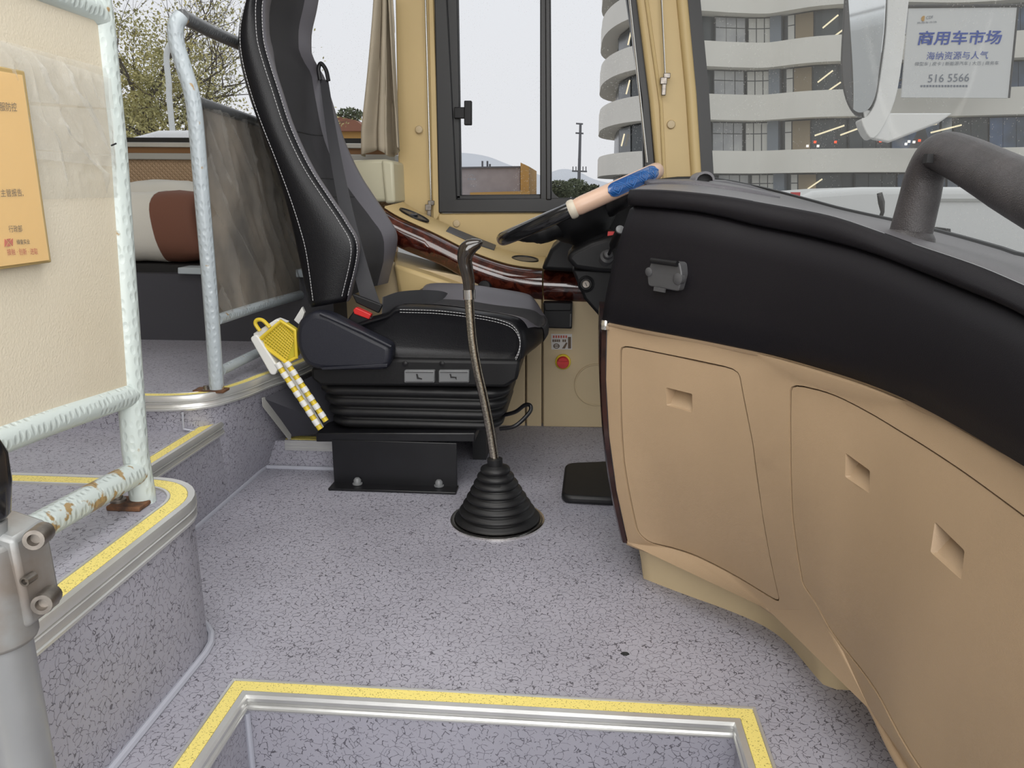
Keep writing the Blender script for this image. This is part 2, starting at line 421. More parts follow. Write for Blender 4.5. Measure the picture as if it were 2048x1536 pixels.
def nosing(name, path, side, wid=.034, drop=.034, strip=('yellow'), z0=0):
    root = struct_root(name)
    # side +1: platform lies to the left of the travel direction
    prof = [(-.004, .0035), (wid*.18, .0035), (wid*.22, .0015), (wid*.98, .0015), (wid*1.0, .0035), (wid*1.12, .0035), (wid*1.14, -.001), (0, -.001),
            (-.0005, -drop), (-.004, -drop), (-.005, -drop*.86), (-.003, -drop*.80), (-.005, -drop*.74), (-.003, -drop*.55), (-.003, -drop*.48), (-.006, -drop*.42), (-.003, -drop*.36), (-.006, -drop*.28), (-.006, -drop*.08)]
    mb = MB(); sweep(mb, path, prof, side); mb.build('aluminium_profile', 'alu', root, smooth=True, angle=30)
    prof = [(wid*.22, .0012), (wid*.22, .003), (wid*.96, .003), (wid*.96, .0012)]
    mb = MB(); sweep(mb, path, prof, side); mb.build('anti_slip_strip', strip, root, smooth=True, angle=30)
    return root
def mitre(name, a, b, side, ea, eb, **k):
    """straight nosing from a to b with mitred ends (ea, eb = 45 degree mitre sign)"""
    a, b = V(a), V(b); root = struct_root(name); t = (b-a).normalized(); nn = V((-t.y, t.x, 0))*side
    wid, drop = k.get('wid', .034), k.get('drop', .034)
    def sw_(prof, nm, m):
        mb = MB(); r1 = [a+nn*o+V((0, 0, z))+t*(ea*o) for o, z in prof]; r2 = [b+nn*o+V((0, 0, z))+t*(eb*o) for o, z in prof]
        mb.loft([r1, r2]); mb.build(nm, m, root)
    sw_([(-.004, .0035), (wid*.18, .0035), (wid*.22, .0015), (wid*.98, .0015), (wid*1.0, .0035), (wid*1.14, .0035), (wid*1.16, -.001), (0, -.001),
         (-.0005, -drop), (-.004, -drop), (-.005, -drop*.86), (-.003, -drop*.80), (-.005, -drop*.74), (-.003, -drop*.60), (-.006, -drop*.54), (-.003, -drop*.48), (-.006, -drop*.40), (-.003, -drop*.34), (-.006, -drop*.28), (-.006, -drop*.06)], 'aluminium_profile', 'alu')
    sw_([(wid*.22, .0012), (wid*.22, .003), (wid*.96, .003), (wid*.96, .0012)], 'anti_slip_strip', 'yellow')
    return root
MW = .0293
mitre('trim_1', (SX0, SY, 0), (SX1, SY, 0), 1, -1, 1, wid=MW, drop=.025)
mitre('trim_2', (SX0, -.5, 0), (SX0, SY, 0), 1, 0, 1, wid=MW, drop=.025)
mitre('trim_3', (SX1, -.5, 0), (SX1, SY, 0), -1, 0, 1, wid=MW, drop=.025)
# fix of corners: front nosing runs between the side nosings

# ---- platform under the foreground partition
def platform(name, path, z0, z1, back, base_path=None, m='vinyl'):
    root = struct_root(name); base = base_path or path
    n = 60; P = resample(path, n); B = resample(base, n)
    mb = MB(); rings = []
    for p, b in zip(P, B):
        p, b = V(p), V(b)
        rings.append([V((b.x, b.y, z0)), V((b.x, b.y, z0)).lerp(V((p.x, p.y, z1)), .5), V((p.x, p.y, z1))])
    mb.loft(rings, closed=False); mb.build('side_lining', m, root, smooth='all', fix=False)
    mb = MB(); mb.prism([(p.x, p.y, z1) for p in P]+[(q[0], q[1], z1) for q in back], (0, 0, -.02)); mb.build('top_sheet', m, root)
    return root, P, B
c1 = [V((-.612, -.6, 0)), V((-.612, 1.04, 0))]+[V((-.722+.11*math.cos(a), 1.06+.11*math.sin(a), 0)) for a in [R(x) for x in range(0, 91, 9)]]+[V((-2.6, 1.17, 0))]
P1Z = .27
_, P1P, _ = platform('platform_partition', c1, -.0, P1Z, [(-2.6, -.6)])
nosing('trim_4', [V((p.x, p.y, P1Z)) for p in resample(c1, 180)], 1)
mb = MB(); mb.tube([V((p.x+.004, p.y+.004, .003)) for p in resample([V((-.612, -.6, 0)), V((-.612, 1.04, 0))]+[V((-.722+.11*math.cos(a), 1.06+.11*math.sin(a), 0)) for a in [R(x) for x in range(0, 70, 9)]], 60)], .0065, 8); struct(mb.build('trim_5', 'bead', smooth=True))
# ---- aisle step
P2Z = .22
a_ = struct_root('aisle_step')
mb = MB(); mb.prism([(-2.6, 1.165, P2Z), (-.845, 1.165, P2Z), (-.845, 1.62, P2Z), (-2.6, 1.62, P2Z)], (0, 0, -.02)); mb.build('top_sheet', 'vinyl', a_)
mb = MB(); mb.loft([[V((-.87, y, 0)), V((-.862, y, .03)), V((-.855, y, .1)), V((-.845, y, P2Z))] for y in (1.1, 1.4, 1.70)], closed=False); mb.build('side_lining', 'vinyl', a_, smooth='all', fix=False)
nosing('trim_6', [V((-.845, 1.165, P2Z)), V((-.845, 1.4, P2Z)), V((-.845, 1.67, P2Z))], 1, wid=.03, drop=.03)
mb = MB(); mb.tube([(-.866, 1.1, .003), (-.866, 1.942, .003), (-.60, 1.942, .003)], .006, 8); struct(mb.build('trim_7', 'bead', smooth=True))
# ---- rear platform (bunk level)
P3Z = .30
top3 = [V((-2.6, 1.585, 0)), V((-1.8, 1.585, 0)), V((-1.3, 1.585, 0)), V((-1.1, 1.585, 0)), V((-1.0, 1.585, 0)), V((-.93, 1.59, 0)), V((-.87, 1.61, 0)), V((-.83, 1.655, 0)), V((-.80, 1.74, 0)), V((-.785, 1.82, 0)), V((-.755, 1.92, 0)), V((-.74, 2.05, 0)), V((-.74, 2.3, 0)), V((-.74, 2.85, 0))]
top3 = smooth_path(top3, 6)
base3 = smooth_path([V((-2.6, 1.60, 0)), V((-1.8, 1.60, 0)), V((-1.3, 1.60, 0)), V((-1.1, 1.60, 0)), V((-1.0, 1.60, 0)), V((-.95, 1.60, 0)), V((-.90, 1.615, 0)), V((-.875, 1.66, 0)), V((-.87, 1.74, 0)), V((-.87, 1.82, 0)), V((-.868, 1.93, 0)), V((-.85, 2.05, 0)), V((-.85, 2.3, 0)), V((-.85, 2.85, 0))], 6)
platform('platform_bunk', top3, 0, P3Z, [(-2.6, 2.85)], base3)
nosing('trim_8', [V((p.x, p.y, P3Z)) for p in resample(top3, 160)], 1, wid=.026, drop=.032)
mb = MB(); mb.tube([PY(365, 825, 1.583), PY(367, 858, 1.583), PY(420, 868, 1.60)], .003, 6); struct(mb.build('trim_9', 'bead'))
# ---- low step behind the driver seat
rs = struct_root('rear_riser')
mb = MB(); mb.box((-.72, 2.18, .04), (.32, .46, .08)); mb.build('riser_block', 'vinyl', rs)
mb = MB(); mb.box((-.70, 1.953, .068), (.215, .012, .03)); mb.box((-.70, 1.949, .060), (.215, .008, .003)); mb.box((-.70, 1.949, .070), (.215, .008, .003)); mb.build('aluminium_profile', 'alu', rs)
mb = MB(); mb.box((-.70, 1.97, .082), (.215, .03, .004)); mb.build('anti_slip_strip', 'yellow_dull', rs)
# ---- side wall (driver side) pieces
YW = 2.74
wl = struct_root('wall_left')
mb = MB()
mb.prism([PY(790, -20, YW), PY(880, -20, YW), PY(880, 470, YW), PY(860, 480, YW), PY(800, 440, YW), PY(790, 405, YW), PY(797, 380, YW)], (0, .06, 0))
mb.build('pillar_lining', 'beige_wall', wl, bevel=.006)
mb = MB(); mb.prism([PY(856, -20, YW-.012), PY(866, -20, YW-.012), PY(880, 428, YW-.012), PY(866, 450, YW-.012)], (0, .02, 0)); mb.build('pillar_flange', 'beige_wall', wl, bevel=.004)
mb = MB(); mb.prism([PY(876, 427, YW-.01), PY(1330, 424, YW-.01), PY(1330, 640, YW-.01), PY(876, 640, YW-.01)], (0, .06, 0)); mb.build('sill_panel', 'beige_wall', wl, bevel=.006)
for (x, y) in ((838, 259), (913, 447)):
    p = PY(x, y, YW-.012)
    mb = MB(); mb.lathe(p+V((0, .003, 0)), (0, -1, 0), [(.013, 0), (.0135, .003), (.011, .006), (.004, .007), (.0, .007)], 20); mb.build('plug', 'beige_low', wl, smooth=True)
# lower panels of the driver side
YB = 2.405
mb = MB(); mb.prism([PY(1086, 592, YB), PY(1262, 600, YB), PY(1262, 856, YB), PY(1086, 854, YB)], (0, .05, 0)); mb.build('lower_panel', 'beige_low', wl, bevel=.004)
mb = MB(); mb.prism([PY(1053, 590, YB), PY(1083, 590, YB), PY(1083, 854, YB), PY(1053, 854, YB)], (0, .05, 0)); mb.build('lower_panel', 'beige_low', wl, bevel=.004)
mb = MB(); mb.prism([PY(640, 500, YB), PY(1050, 575, YB), PY(1050, 853, YB), PY(640, 853, YB)], (0, .05, 0)); mb.build('lower_panel', 'beige_low', wl, bevel=.004)
mb = MB(); mb.box((-.05, YB+.04, .2), (1.3, .01, .42)); mb.build('backing', 'beige_dark', wl)
# embossed ring
c = PY(1192, 770, YB-.001)
ring = [c+V((math.cos(a)*.069, 0, math.sin(a)*.069)) for a in [2*math.pi*i/48 for i in range(49)]]
mb = MB(); mb.tube(ring, .0028, 8, caps=False); mb.build('embossed_ring', 'beige_low', wl, smooth='all')
# sloping beige ledge left of the console
mb = MB(); mb.loft([[PY(788, 528, 2.36), PY(800, 600, 2.36), PY(800, 600, 2.45), PY(788, 500, 2.62)], [PY(860, 552, 2.33), PY(865, 600, 2.33), PY(865, 600, 2.45), PY(860, 520, 2.62)], [PY(935, 578, 2.34), PY(935, 605, 2.34), PY(935, 605, 2.45), PY(935, 550, 2.62)]]); mb.build('door_ledge', 'beige_wall', wl, bevel=.012)

# A pillar
ap = struct_root('wall_front')
YA = 2.70
def pq(px, y): return [PY(a, b, y) for a, b in px]
mb = MB(); mb.prism(pq([(1272, -20), (1374, -20), (1392, 180), (1404, 380), (1316, 380), (1300, 200)], YA), (0, .08, 0)); mb.build('pillar_lining', 'beige_wall', ap, bevel=.012, seg=3)
mb = MB(); mb.tube([PY(1290, -20, YA-.005), PY(1322, 210, YA-.005), PY(1330, 380, YA-.005)], .006, 8); mb.build('pillar_rib', 'beige_wall', ap, smooth=True)
mb = MB(); mb.tube([PY(1362, -20, YA-.002), PY(1382, 190, YA-.002), PY(1394, 380, YA-.002)], .018, 14); mb.build('pillar_rib', 'beige_wall', ap, smooth=True)
mb = MB(); mb.prism(pq([(1374, -20), (1399, -20), (1418, 180), (1429, 380), (1404, 380), (1392, 180)], YA-.004), (0, .05, 0)); mb.build('gasket', 'gasket', ap)
p = PY(1342, 249, YA-.002); mb = MB(); mb.lathe(p, (0, -1, 0), [(.014, -.004), (.0145, .003), (.012, .007), (.004, .008), (0, .008)], 20); mb.build('plug', 'beige_low', ap, smooth=True)

# driver window
win = struct_root('window_1')
YG = YW+.01
def frame_bar(px, nm='frame_bar', y=YG-.03, th=.05, m='gasket', bv=.004): mb = MB(); mb.prism(pq(px, y), (0, th, 0)); return mb.build(nm, m, win, bevel=bv)
frame_bar([(868, -20), (893, -20), (915, 424), (877, 424)])
frame_bar([(890, -20), (915, -20), (922, 400), (904, 400)], y=YG-.015, th=.035)
frame_bar([(877, 398), (1312, 394), (1314, 424), (877, 426)])
frame_bar([(904, 390), (1110, 388), (1110, 400), (904, 402)], y=YG-.015, th=.03)
frame_bar([(1080, -20), (1100, -20), (1100, 400), (1080, 400)], nm='mullion')
frame_bar([(1090, -20), (1101, -20), (1103, 400), (1092, 400)], nm='mullion', y=YG-.036, th=.05)
frame_bar([(1251, -20), (1273, -20), (1300, 200), (1316, 400), (1290, 400), (1283, 200)], y=YG-.02)
mb = MB()   # rounded inner corner of the right pane
cpx = [(1100, 366)]+[(1100+34*(1-math.cos(a)), 366+34*math.sin(a)) for a in [R(x) for x in range(0, 91, 10)]]+[(1100, 400)]
mb.prism(pq(cpx, YG-.028), (0, .04, 0)); mb.build('frame_corner', 'gasket', win)
mb = MB(); mb.prism(pq([(912, -20), (1085, -20), (1085, 395), (918, 395)], YG+.012), (0, .004, 0)); mb.build('pane', 'side_glass', win)
mb = MB(); mb.prism(pq([(1098, -20), (1262, -20), (1300, 398), (1098, 398)], YG), (0, .004, 0)); mb.build('pane', 'side_glass', win)
mb = MB(); mb.prism(pq([(928, 201), (943, 201), (943, 250), (928, 250)], YG-.045), (0, .02, 0)); mb.prism(pq([(908, 214), (930, 214), (930, 237), (908, 237)], YG-.035), (0, .012, 0)); mb.build('latch', 'black_plastic', win, bevel=.003)
mb = MB(); mb.tube([PY(1257, -20, YG-.035), PY(1294, 325, YG-.035)], .004, 8); mb.build('guide_rod', 'chrome', win, smooth=True)

# ---- windshield (curved glass) : plan curve
ws_plan = smooth_path([V((.40, 2.80, 0)), V((.52, 2.74, 0)), V((.66, 2.62, 0)), V((.79, 2.38, 0)), V((.88, 2.05, 0)), V((.93, 1.6, 0)), V((.95, 1.0, 0)), V((.95, .2, 0)), V((.95, -.4, 0))], 6)
w2 = struct_root('window_2')
mb = MB(); mb.loft([[V((p.x, p.y, .45)), V((p.x-.02, p.y, 1.0)), V((p.x-.10, p.y-.02, 2.1))] for p in ws_plan], closed=False); mb.build('pane', 'windshield', w2, smooth='all', fix=False)

# ---- rear side window and wall behind the bunk
YR = 2.84
wr = struct_root('wall_left_rear')
mb = MB(); mb.prism([PY(-200, 316, YR), PY(790, 322, YR), PY(790, 800, YR), PY(-200, 800, YR)], (0, .05, 0)); mb.build('quilted_panel', 'quilt', wr)
mb = MB(); mb.prism([PY(-200, 303, YR-.02), PY(790, 309, YR-.02), PY(790, 322, YR-.02), PY(-200, 316, YR-.02)], (0, .06, 0)); mb.build('ledge_strip', 'grey_trim', wr, bevel=.003)
mb = MB(); mb.prism([PY(-200, 292, YR), PY(790, 297, YR), PY(790, 309, YR), PY(-200, 303, YR)], (0, .05, 0)); mb.build('wood_strip', 'brown_strip', wr)
mb = MB(); mb.prism([PY(-200, 282, YR-.015), PY(790, 287, YR-.015), PY(790, 297, YR-.015), PY(-200, 291, YR-.015)], (0, .06, 0)); mb.build('aluminium_sill', 'alu', wr, bevel=.002)
w3 = struct_root('window_3')
mb = MB(); mb.prism([PY(-200, 273, YR), PY(800, 277, YR), PY(800, 287, YR), PY(-200, 282, YR)], (0, .05, 0)); mb.build('gasket', 'gasket', w3)
mb = MB(); mb.prism([PY(-200, -30, YR+.03), PY(800, -30, YR+.03), PY(800, 280, YR+.03), PY(-200, 278, YR+.03)], (0, .004, 0)); mb.build('pane', 'side_glass', w3)
# ceiling and the door-side wall above/behind (off frame, keep the cabin's light honest)
mb = MB(); mb.box((-.8, 1.1, 2.10), (3.9, 3.5, .04)); struct(mb.build('ceiling', 'ceiling_mat'))
mb = MB(); mb.box((-1.7, -.62, .9), (2.0, .03, 2.4)); struct(mb.build('wall_right', 'panel_cream'))
mb = MB(); mb.box((-2.72, 1.1, .9), (.03, 3.5, 2.4)); struct(mb.build('wall_back', 'panel_cream'))

# ================================================================== DASHBOARD
def plan_hit(px, py, plan):
    d = ray(px, py); best = None
    for a, b in zip(plan[:-1], plan[1:]):
        e = b-a; den = d.x*e.y-d.y*e.x
        if abs(den) < 1e-9: continue
        t = (a.x*e.y-a.y*e.x)/den; s = (a.x*d.y-a.y*d.x)/den
        if t > 0 and -1e-4 <= s <= 1+1e-4 and (best is None or t < best): best = t
    return CP+d*best if best else None
def offset_plan(plan, d):
    out = []
    for i, p in enumerate(plan):
        t = (plan[min(i+1, len(plan)-1)]-plan[max(i-1, 0)]).normalized(); out.append(V((p.x-t.y*d, p.y+t.x*d, 0)))
    return out
NU = 64
L2 = [PZ(x, y, .51) for x, y in ((1211, 645), (1290, 661), (1386, 679), (1480, 698), (1565, 717), (1695, 755), (1798, 793), (1902, 844), (2046, 927))]
L2 = smooth_path(L2+[V((.415, .5, .51)), V((.41, .22, .51))], 5)
L1 = [PZ(x, y, z) for x, y, z in ((1252, 1085, .085), (1290, 1100, .083), (1352, 1119, .08), (1455, 1167, .08), (1540, 1222, .082), (1588, 1254, .092), (1622, 1250, .125), (1660, 1290, .13), (1692, 1339, .12), (1740, 1420, .12), (1798, 1536, .12))]
L1 = smooth_path(L1+[V((.39, .6, .12)), V((.385, .22, .12))], 5)
L2r, L1r = resample(L2, NU), resample(L1, NU)
def S(u, v, off=0.0):
    u = min(max(u, 0), 1); k = u*(NU-1); i = min(int(k), NU-2); t = k-i
    a = L1r[i].lerp(L1r[i+1], t); b = L2r[i].lerp(L2r[i+1], t)
    tan = (L2r[min(i+2, NU-1)]-L2r[max(i-1, 0)]); nn = V((tan.y, -tan.x, 0)).normalized()  # towards the aisle
    return a.lerp(b, v)+nn*(.022*4*v*(1-v)+off)
NV = 24
gv = [S(i/(NU-1), j/(NV-1)) for i in range(NU) for j in range(NV)]
guv = [(i/(NU-1), j/(NV-1)) for i in range(NU) for j in range(NV)]
gf = []
for i in range(NU-1):
    for j in range(NV-1):
        a = i*NV+j; gf += [(a, a+1, a+NV), (a+1, a+NV+1, a+NV)]
bvh = BVHTree.FromPolygons(gv, gf)
def uv_of(px, py):
    h = bvh.ray_cast(CP, ray(px, py).normalized())
    if h[0] is None: return None
    a, b, c = gf[h[2]]; A, B, C = gv[a], gv[b], gv[c]
    v0, v1, v2 = B-A, C-A, h[0]-A
    d00, d01, d11, d20, d21 = v0.dot(v0), v0.dot(v1), v1.dot(v1), v2.dot(v0), v2.dot(v1); den = d00*d11-d01*d01
    q = (d11*d20-d01*d21)/den; r_ = (d00*d21-d01*d20)/den; p_ = 1-q-r_
    return V((p_*guv[a][0]+q*guv[b][0]+r_*guv[c][0], p_*guv[a][1]+q*guv[b][1]+r_*guv[c][1]))
def inside(p, poly):
    c = False; j = len(poly)-1
    for i in range(len(poly)):
        a, b = poly[i], poly[j]
        if (a[1] > p[1]) != (b[1] > p[1]) and p[0] < (b[0]-a[0])*(p[1]-a[1])/(b[1]-a[1])+a[0]: c = not c
        j = i
    return c
def dens(poly, n=4):
    out = []
    for i in range(len(poly)):
        a, b = V(poly[i]), V(poly[(i+1) % len(poly)])
        L = ((a.x-b.x)*1.4)**2+((a.y-b.y)*.5)**2; m = max(1, min(n, int(math.sqrt(L)/.02)))
        out += [a.lerp(b, k/m) for k in range(m)]
    return out
def scalepoly(poly, du, dv):
    cx = sum(p[0] for p in poly)/len(poly); cy = sum(p[1] for p in poly)/len(poly); n = len(poly); out = []
    for i in range(n):
        a, b = V(poly[i-1]), V(poly[(i+1) % n]); t = b-a; nn = V((t.y, -t.x)); p = V(poly[i])
        if nn.length < 1e-9: out.append(p); continue
        nn.normalize()
        if (p+nn*.001-V((cx, cy))).length < (p-V((cx, cy))).length: nn = -nn
        out.append(V((p.x+nn.x*du, p.y+nn.y*dv)))
    return out
def patch(name, m, parent, outer, holes, off, depth, gu=46, gvn=16):
    """a sheet on the dash surface in (u, v) with holes, edges turned back by depth"""
    outer = dens(outer); holes = [dens(h, 3) for h in holes]
    pts = list(outer); edges = [(i, (i+1) % len(outer)) for i in range(len(outer))]
    for h in holes:
        k = len(pts); pts += h; edges += [(k+i, k+(i+1) % len(h)) for i in range(len(h))]
    for i in range(1, gu):
        for j in range(1, gvn):
            p = V((i/gu, j/gvn))
            if inside(p, outer) and not any(inside(p, h) for h in holes): pts.append(p)
    vo, eo, fo, _, _, _ = delaunay_2d_cdt([V((p[0], p[1])) for p in pts], edges, [], 0, 1e-6)
    mb = MB(); fs = []
    for t in fo:
        c = sum((vo[i] for i in t), V((0, 0)))/len(t)
        if inside(c, outer) and not any(inside(c, h) for h in holes): fs.append(tuple(t))
    mb.add([S(p[0], p[1], off) for p in vo], fs)
    for loop in [outer]+holes:
        n = len(loop); mb.add([S(p[0], p[1], off) for p in loop]+[S(p[0], p[1], off-depth) for p in loop], [(i, (i+1) % n, (i+1) % n+n, i+n) for i in range(n)])
    b = bmesh.new(); me = bpy.data.meshes.new('tmp'); me.from_pydata([tuple(v) for v in mb.v], [], mb.f); b.from_mesh(me)
    bmesh.ops.remove_doubles(b, verts=b.verts, dist=1e-5); b.to_mesh(me); b.free()
    mb.v = [v.co.copy() for v in me.vertices]; mb.f = [tuple(p.vertices) for p in me.polygons]; bpy.data.meshes.remove(me)
    return mb.build(name, m, parent, smooth=True, angle=35)
dash = thing('dashboard', (.2, 1.3, 0), 'curved dashboard with black padded top and beige cupboard panels below, beside the aisle', 'dashboard')
door1_px = [(1243, 692), (1475, 741), (1503, 885), (1524, 1037), (1558, 1205), (1455, 1143), (1386, 1108), (1297, 1085), (1276, 1064), (1249, 927), (1242, 789)]
door2_px = [(1582, 770), (1661, 789), (1798, 865), (1936, 954), (2048, 1037), (2110, 1085), (2120, 1600), (1885, 1600), (1840, 1536), (1764, 1401), (1661, 1263), (1606, 1171), (1585, 1030), (1581, 892)]
rec = [[(1331, 775), (1383, 788), (1384, 826), (1332, 811)], [(1689, 906), (1737, 941), (1736, 987), (1688, 954)], [(1867, 1043), (1926, 1101), (1920, 1160), (1858, 1104)]]
D1 = [uv_of(*p) for p in door1_px]; D2 = [uv_of(*p) for p in door2_px]
D1 = [p for p in D1 if p]; D2 = [p for p in D2 if p]
def rnd2(poly, r):
    return [V((p.x, p.y)) for p in rounded([V((p[0], p[1], 0)) for p in poly], r, 3)]
D1, D2 = rnd2(D1, .02), rnd2(D2, .02)
RC = [rnd2([uv_of(*p) for p in q], .004) for q in rec]
frame_o = [V((0.004, 0)), V((1, 0)), V((1, 1)), V((0.004, 1))]
# dark joint behind the doors
for nm, D, rr_ in (('joint_backing', D1, RC[:1]), ('joint_backing', D2, RC[1:])):
    q = scalepoly(D, .010, .018); patch(nm, 'black_matte', dash, q, [scalepoly(h_, .006, .010) for h_ in rr_], -.016, .002)
patch('beige_panel', 'beige', dash, frame_o, [scalepoly(D1, .0028, .006), scalepoly(D2, .0022, .006)], 0, .014)
d1 = patch('cupboard_door', 'beige', dash, D1, [RC[0]], -.0015, .012)
d2 = patch('cupboard_door', 'beige', dash, D2, [RC[1], RC[2]], -.0015, .012)
for parent, q in ((d1, RC[0]), (d2, RC[1]), (d2, RC[2])):
    n = len(q); c = sum((V(p) for p in q), V((0, 0)))/n
    u0, u1 = min(p[0] for p in q), max(p[0] for p in q); v0, v1 = min(p[1] for p in q), max(p[1] for p in q)
    A = [S(p[0], p[1], -.0015) for p in q]
    B = []
    for p in q:
        t = (p[1]-v0)/(v1-v0)
        B.append(S(c.x+(p[0]-c.x)*.86, c.y+(p[1]-c.y)*.9, -.006-.022*t))
    mb = MB(); mb.add(A+B, [(i, (i+1) % n, (i+1) % n+n, i+n) for i in range(n)]+[tuple(range(n, 2*n))])
    mb.build('recessed_grip', 'beige', parent, smooth=True, angle=30, fix=False)
# rolled top edge of the beige panel
mb = MB(); mb.tube([S(i/60, 1.0, -.004) for i in range(61)], .008, 10); mb.build('top_bead', 'beige', dash, smooth=True)
mb = MB(); mb.tube([S(i/60, 0.0, -.006) for i in range(61)], .007, 10); mb.build('lower_bead', 'beige', dash, smooth=True)
# kick panel with the foot recess
L0 = smooth_path([PZ(x, y, 0) for x, y in ((1287, 1157), (1330, 1174), (1386, 1195), (1455, 1220), (1524, 1250), (1570, 1282), (1600, 1315), (1625, 1345), (1650, 1372), (1690, 1382), (1725, 1386))]+[V((.50, .95, 0)), V((.50, .22, 0))], 4)
L0r = resample(L0, NU)
mb = MB(); rings = []
for i in range(NU):
    u = i/(NU-1); top = S(u, 0.02, -.02); b = L0r[i]
    rings.append([V((b.x, b.y, 0)), V((b.x, b.y, .0)).lerp(V((top.x, top.y, top.z)), .3)+V((.004, .006, 0)), V((b.x, b.y, 0)).lerp(top, .75)+V((.006, .010, 0)), top])
first = rings[0]; rings = [[p+V((.05, .25, 0)) for p in first], [p+V((-.0, .04, 0)) for p in first]]+rings
mb.loft(rings, closed=False); mb.build('kick_panel', 'beige_low', dash, smooth='all', fix=False)
# burgundy edge strip at the driver's end and the end cap
Ve = [S(0, j/20) for j in range(21)]
mb = MB(); mb.loft([[p+V((.002, -.004, 0)), p+V((-.006, -.001, 0)), p+V((-.009, .010, 0)), p+V((-.004, .30, 0)), p+V((.01, .30, 0)), p+V((.01, .01, 0))] for p in Ve]); mb.build('wood_edge_trim', 'burl_dark', dash, smooth=True)
mb = MB(); mb.lathe(PY(1211, 646, 1.45), (0, 0, 1), [(.009, -.012), (.010, 0), (.008, .006), (0, .008)], 14); mb.build('edge_trim_cap', 'chrome', dash, smooth=True)
# black upper panel: L2 -> L3 -> L4
planO = [V((p.x, p.y, 0)) for p in resample([V((-.2, 1.70, 0))]+L2, 80)]
pl3 = offset_plan(planO, .030); pl4 = offset_plan(planO, .034)
def lineof(px, plan):
    out = []
    for x, y in px:
        h = plan_hit(x, y, plan)
        if h: out.append(h)
    return out
L3 = lineof(((1270, 411), (1330, 416), (1398, 423), (1460, 435), (1516, 449), (1634, 473), (1753, 504), (1871, 548), (1960, 583), (2048, 619)), pl3)
L4 = lineof(((1268, 380), (1330, 382), (1398, 388), (1460, 396), (1516, 406), (1600, 421), (1674, 437), (1760, 466), (1832, 492), (1950, 532), (2048, 573)), pl4)
print('L3', [tuple(round(c, 3) for c in p) for p in L3]); print('L4', [tuple(round(c, 3) for c in p) for p in L4])
def extend(L): d = (L[-1]-L[-2]).normalized(); e = L[-1]+V((0, -.2, -.025)); return smooth_path(L+[e, e+V((0, -.22, -.01))], 4)
L3r, L4r = resample(extend(L3), NU), resample(extend(L4), NU)
mb = MB(); rings = []
for i in range(NU):
    a, b = L2r[i]+V((0, 0, .0)), L3r[i]; tan = (L2r[min(i+1, NU-1)]-L2r[max(i-1, 0)]); nn = V((tan.y, -tan.x, 0)).normalized()
    rings.append([a+nn*.004+V((0, 0, .002))]+[(a.lerp(b, t)+nn*(.010+.010*math.sin(t*math.pi))) for t in (.03, .25, .5, .75, .97)]+[b])
r0 = rings[0]; pre = []
for (dx, dy) in ((.10, .42), (.03, .16), (.006, .04)): pre.append([p+V((dx, dy, 0)) for p in r0])
rings = pre+rings
mb.loft(rings, closed=False); mb.build('upper_panel', 'dash_black', dash, smooth='all', fix=False)
mb = MB(); rings = []
for i in range(NU):
    b, c = L3r[i], L4r[i]; tan = (L3r[min(i+1, NU-1)]-L3r[max(i-1, 0)]); nn = V((tan.y, -tan.x, 0)).normalized()
    rings.append([b-nn*.01, b+nn*.012, b+nn*.018+V((0, 0, .004)), b.lerp(c, .5)+nn*.018, c+nn*.012, c+nn*.002+V((0, 0, .002))])
r0 = rings[0]; rings = [[p+V((.06, .40, .01)) for p in r0], [p+V((.008, .03, 0)) for p in r0]]+rings
mb.loft(rings, closed=False); mb.build('top_lip', 'dash_black', dash, smooth='all', fix=False)
# top surface up to the windshield
Wpx = ((1316, 362), (1360, 358), (1430, 361), (1500, 374), (1560, 388), (1620, 404), (1674, 419), (1730, 432), (1780, 443), (1855, 461), (1930, 481), (2009, 504), (2048, 516))
Wl = lineof(Wpx[2:], offset_plan(ws_plan, -.03))
Wl = [PY(1316, 364, 2.60), PY(1360, 359, 2.66)]+Wl
e = Wl[-1]; Wl = smooth_path(Wl+[e+V((.03, -.4, -.02)), V((.93, .2, e.z-.05))], 4)
print('W', [tuple(round(c, 3) for c in p) for p in Wl[::6]])
Wr = resample(Wl, NU)
mb = MB(); rings = []
for i in range(NU):
    a, b = L4r[i], Wr[i]; rings.append([a.lerp(b, t)+V((0, 0, .002)) for t in (0, .1, .25, .5, .75, 1)])
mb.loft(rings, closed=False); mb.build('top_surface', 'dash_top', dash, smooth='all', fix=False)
mb = MB(); mb.tube([Wr[i]+V((0, 0, .0)) for i in range(NU)], .010, 8); mb.build('windshield_seal', 'gasket', dash, smooth=True)
# socket cover
def S3(px, py, o=0):   # point on upper panel
    return plan_hit(px, py, offset_plan(planO, -.008))
sc_ = MB(); pts = [S3(x, y) for x, y in ((1313, 519), (1368, 524), (1373, 550), (1366, 582), (1305, 571), (1303, 545))]
nrm = (pts[1]-pts[0]).cross(pts[4]-pts[0]).normalized(); nrm = nrm if nrm.y < 0 else -nrm
pts = [p+nrm*.012 for p in pts]
sc_.prism(rounded(pts, .006, 4), -nrm*.02); cov = sc_.build('socket_cover', 'grey_plastic', dash, bevel=.002)
mb = MB()
for x, y, r_ in ((1365, 557, .010), (1307, 543, .008)):
    mb = MB(); mb.lathe(S3(x, y)+nrm*.004, nrm, [(r_, 0), (r_, .009), (r_*.6, .011), (0, .011)], 16); mb.build('cover_lug', 'grey_plastic', cov, smooth=True)
mb = MB(); mb.tube([S3(1314, 520)+nrm*.014, S3(1366, 527)+nrm*.014], .005, 10); mb.build('hinge', 'black_plastic', cov, smooth=True)
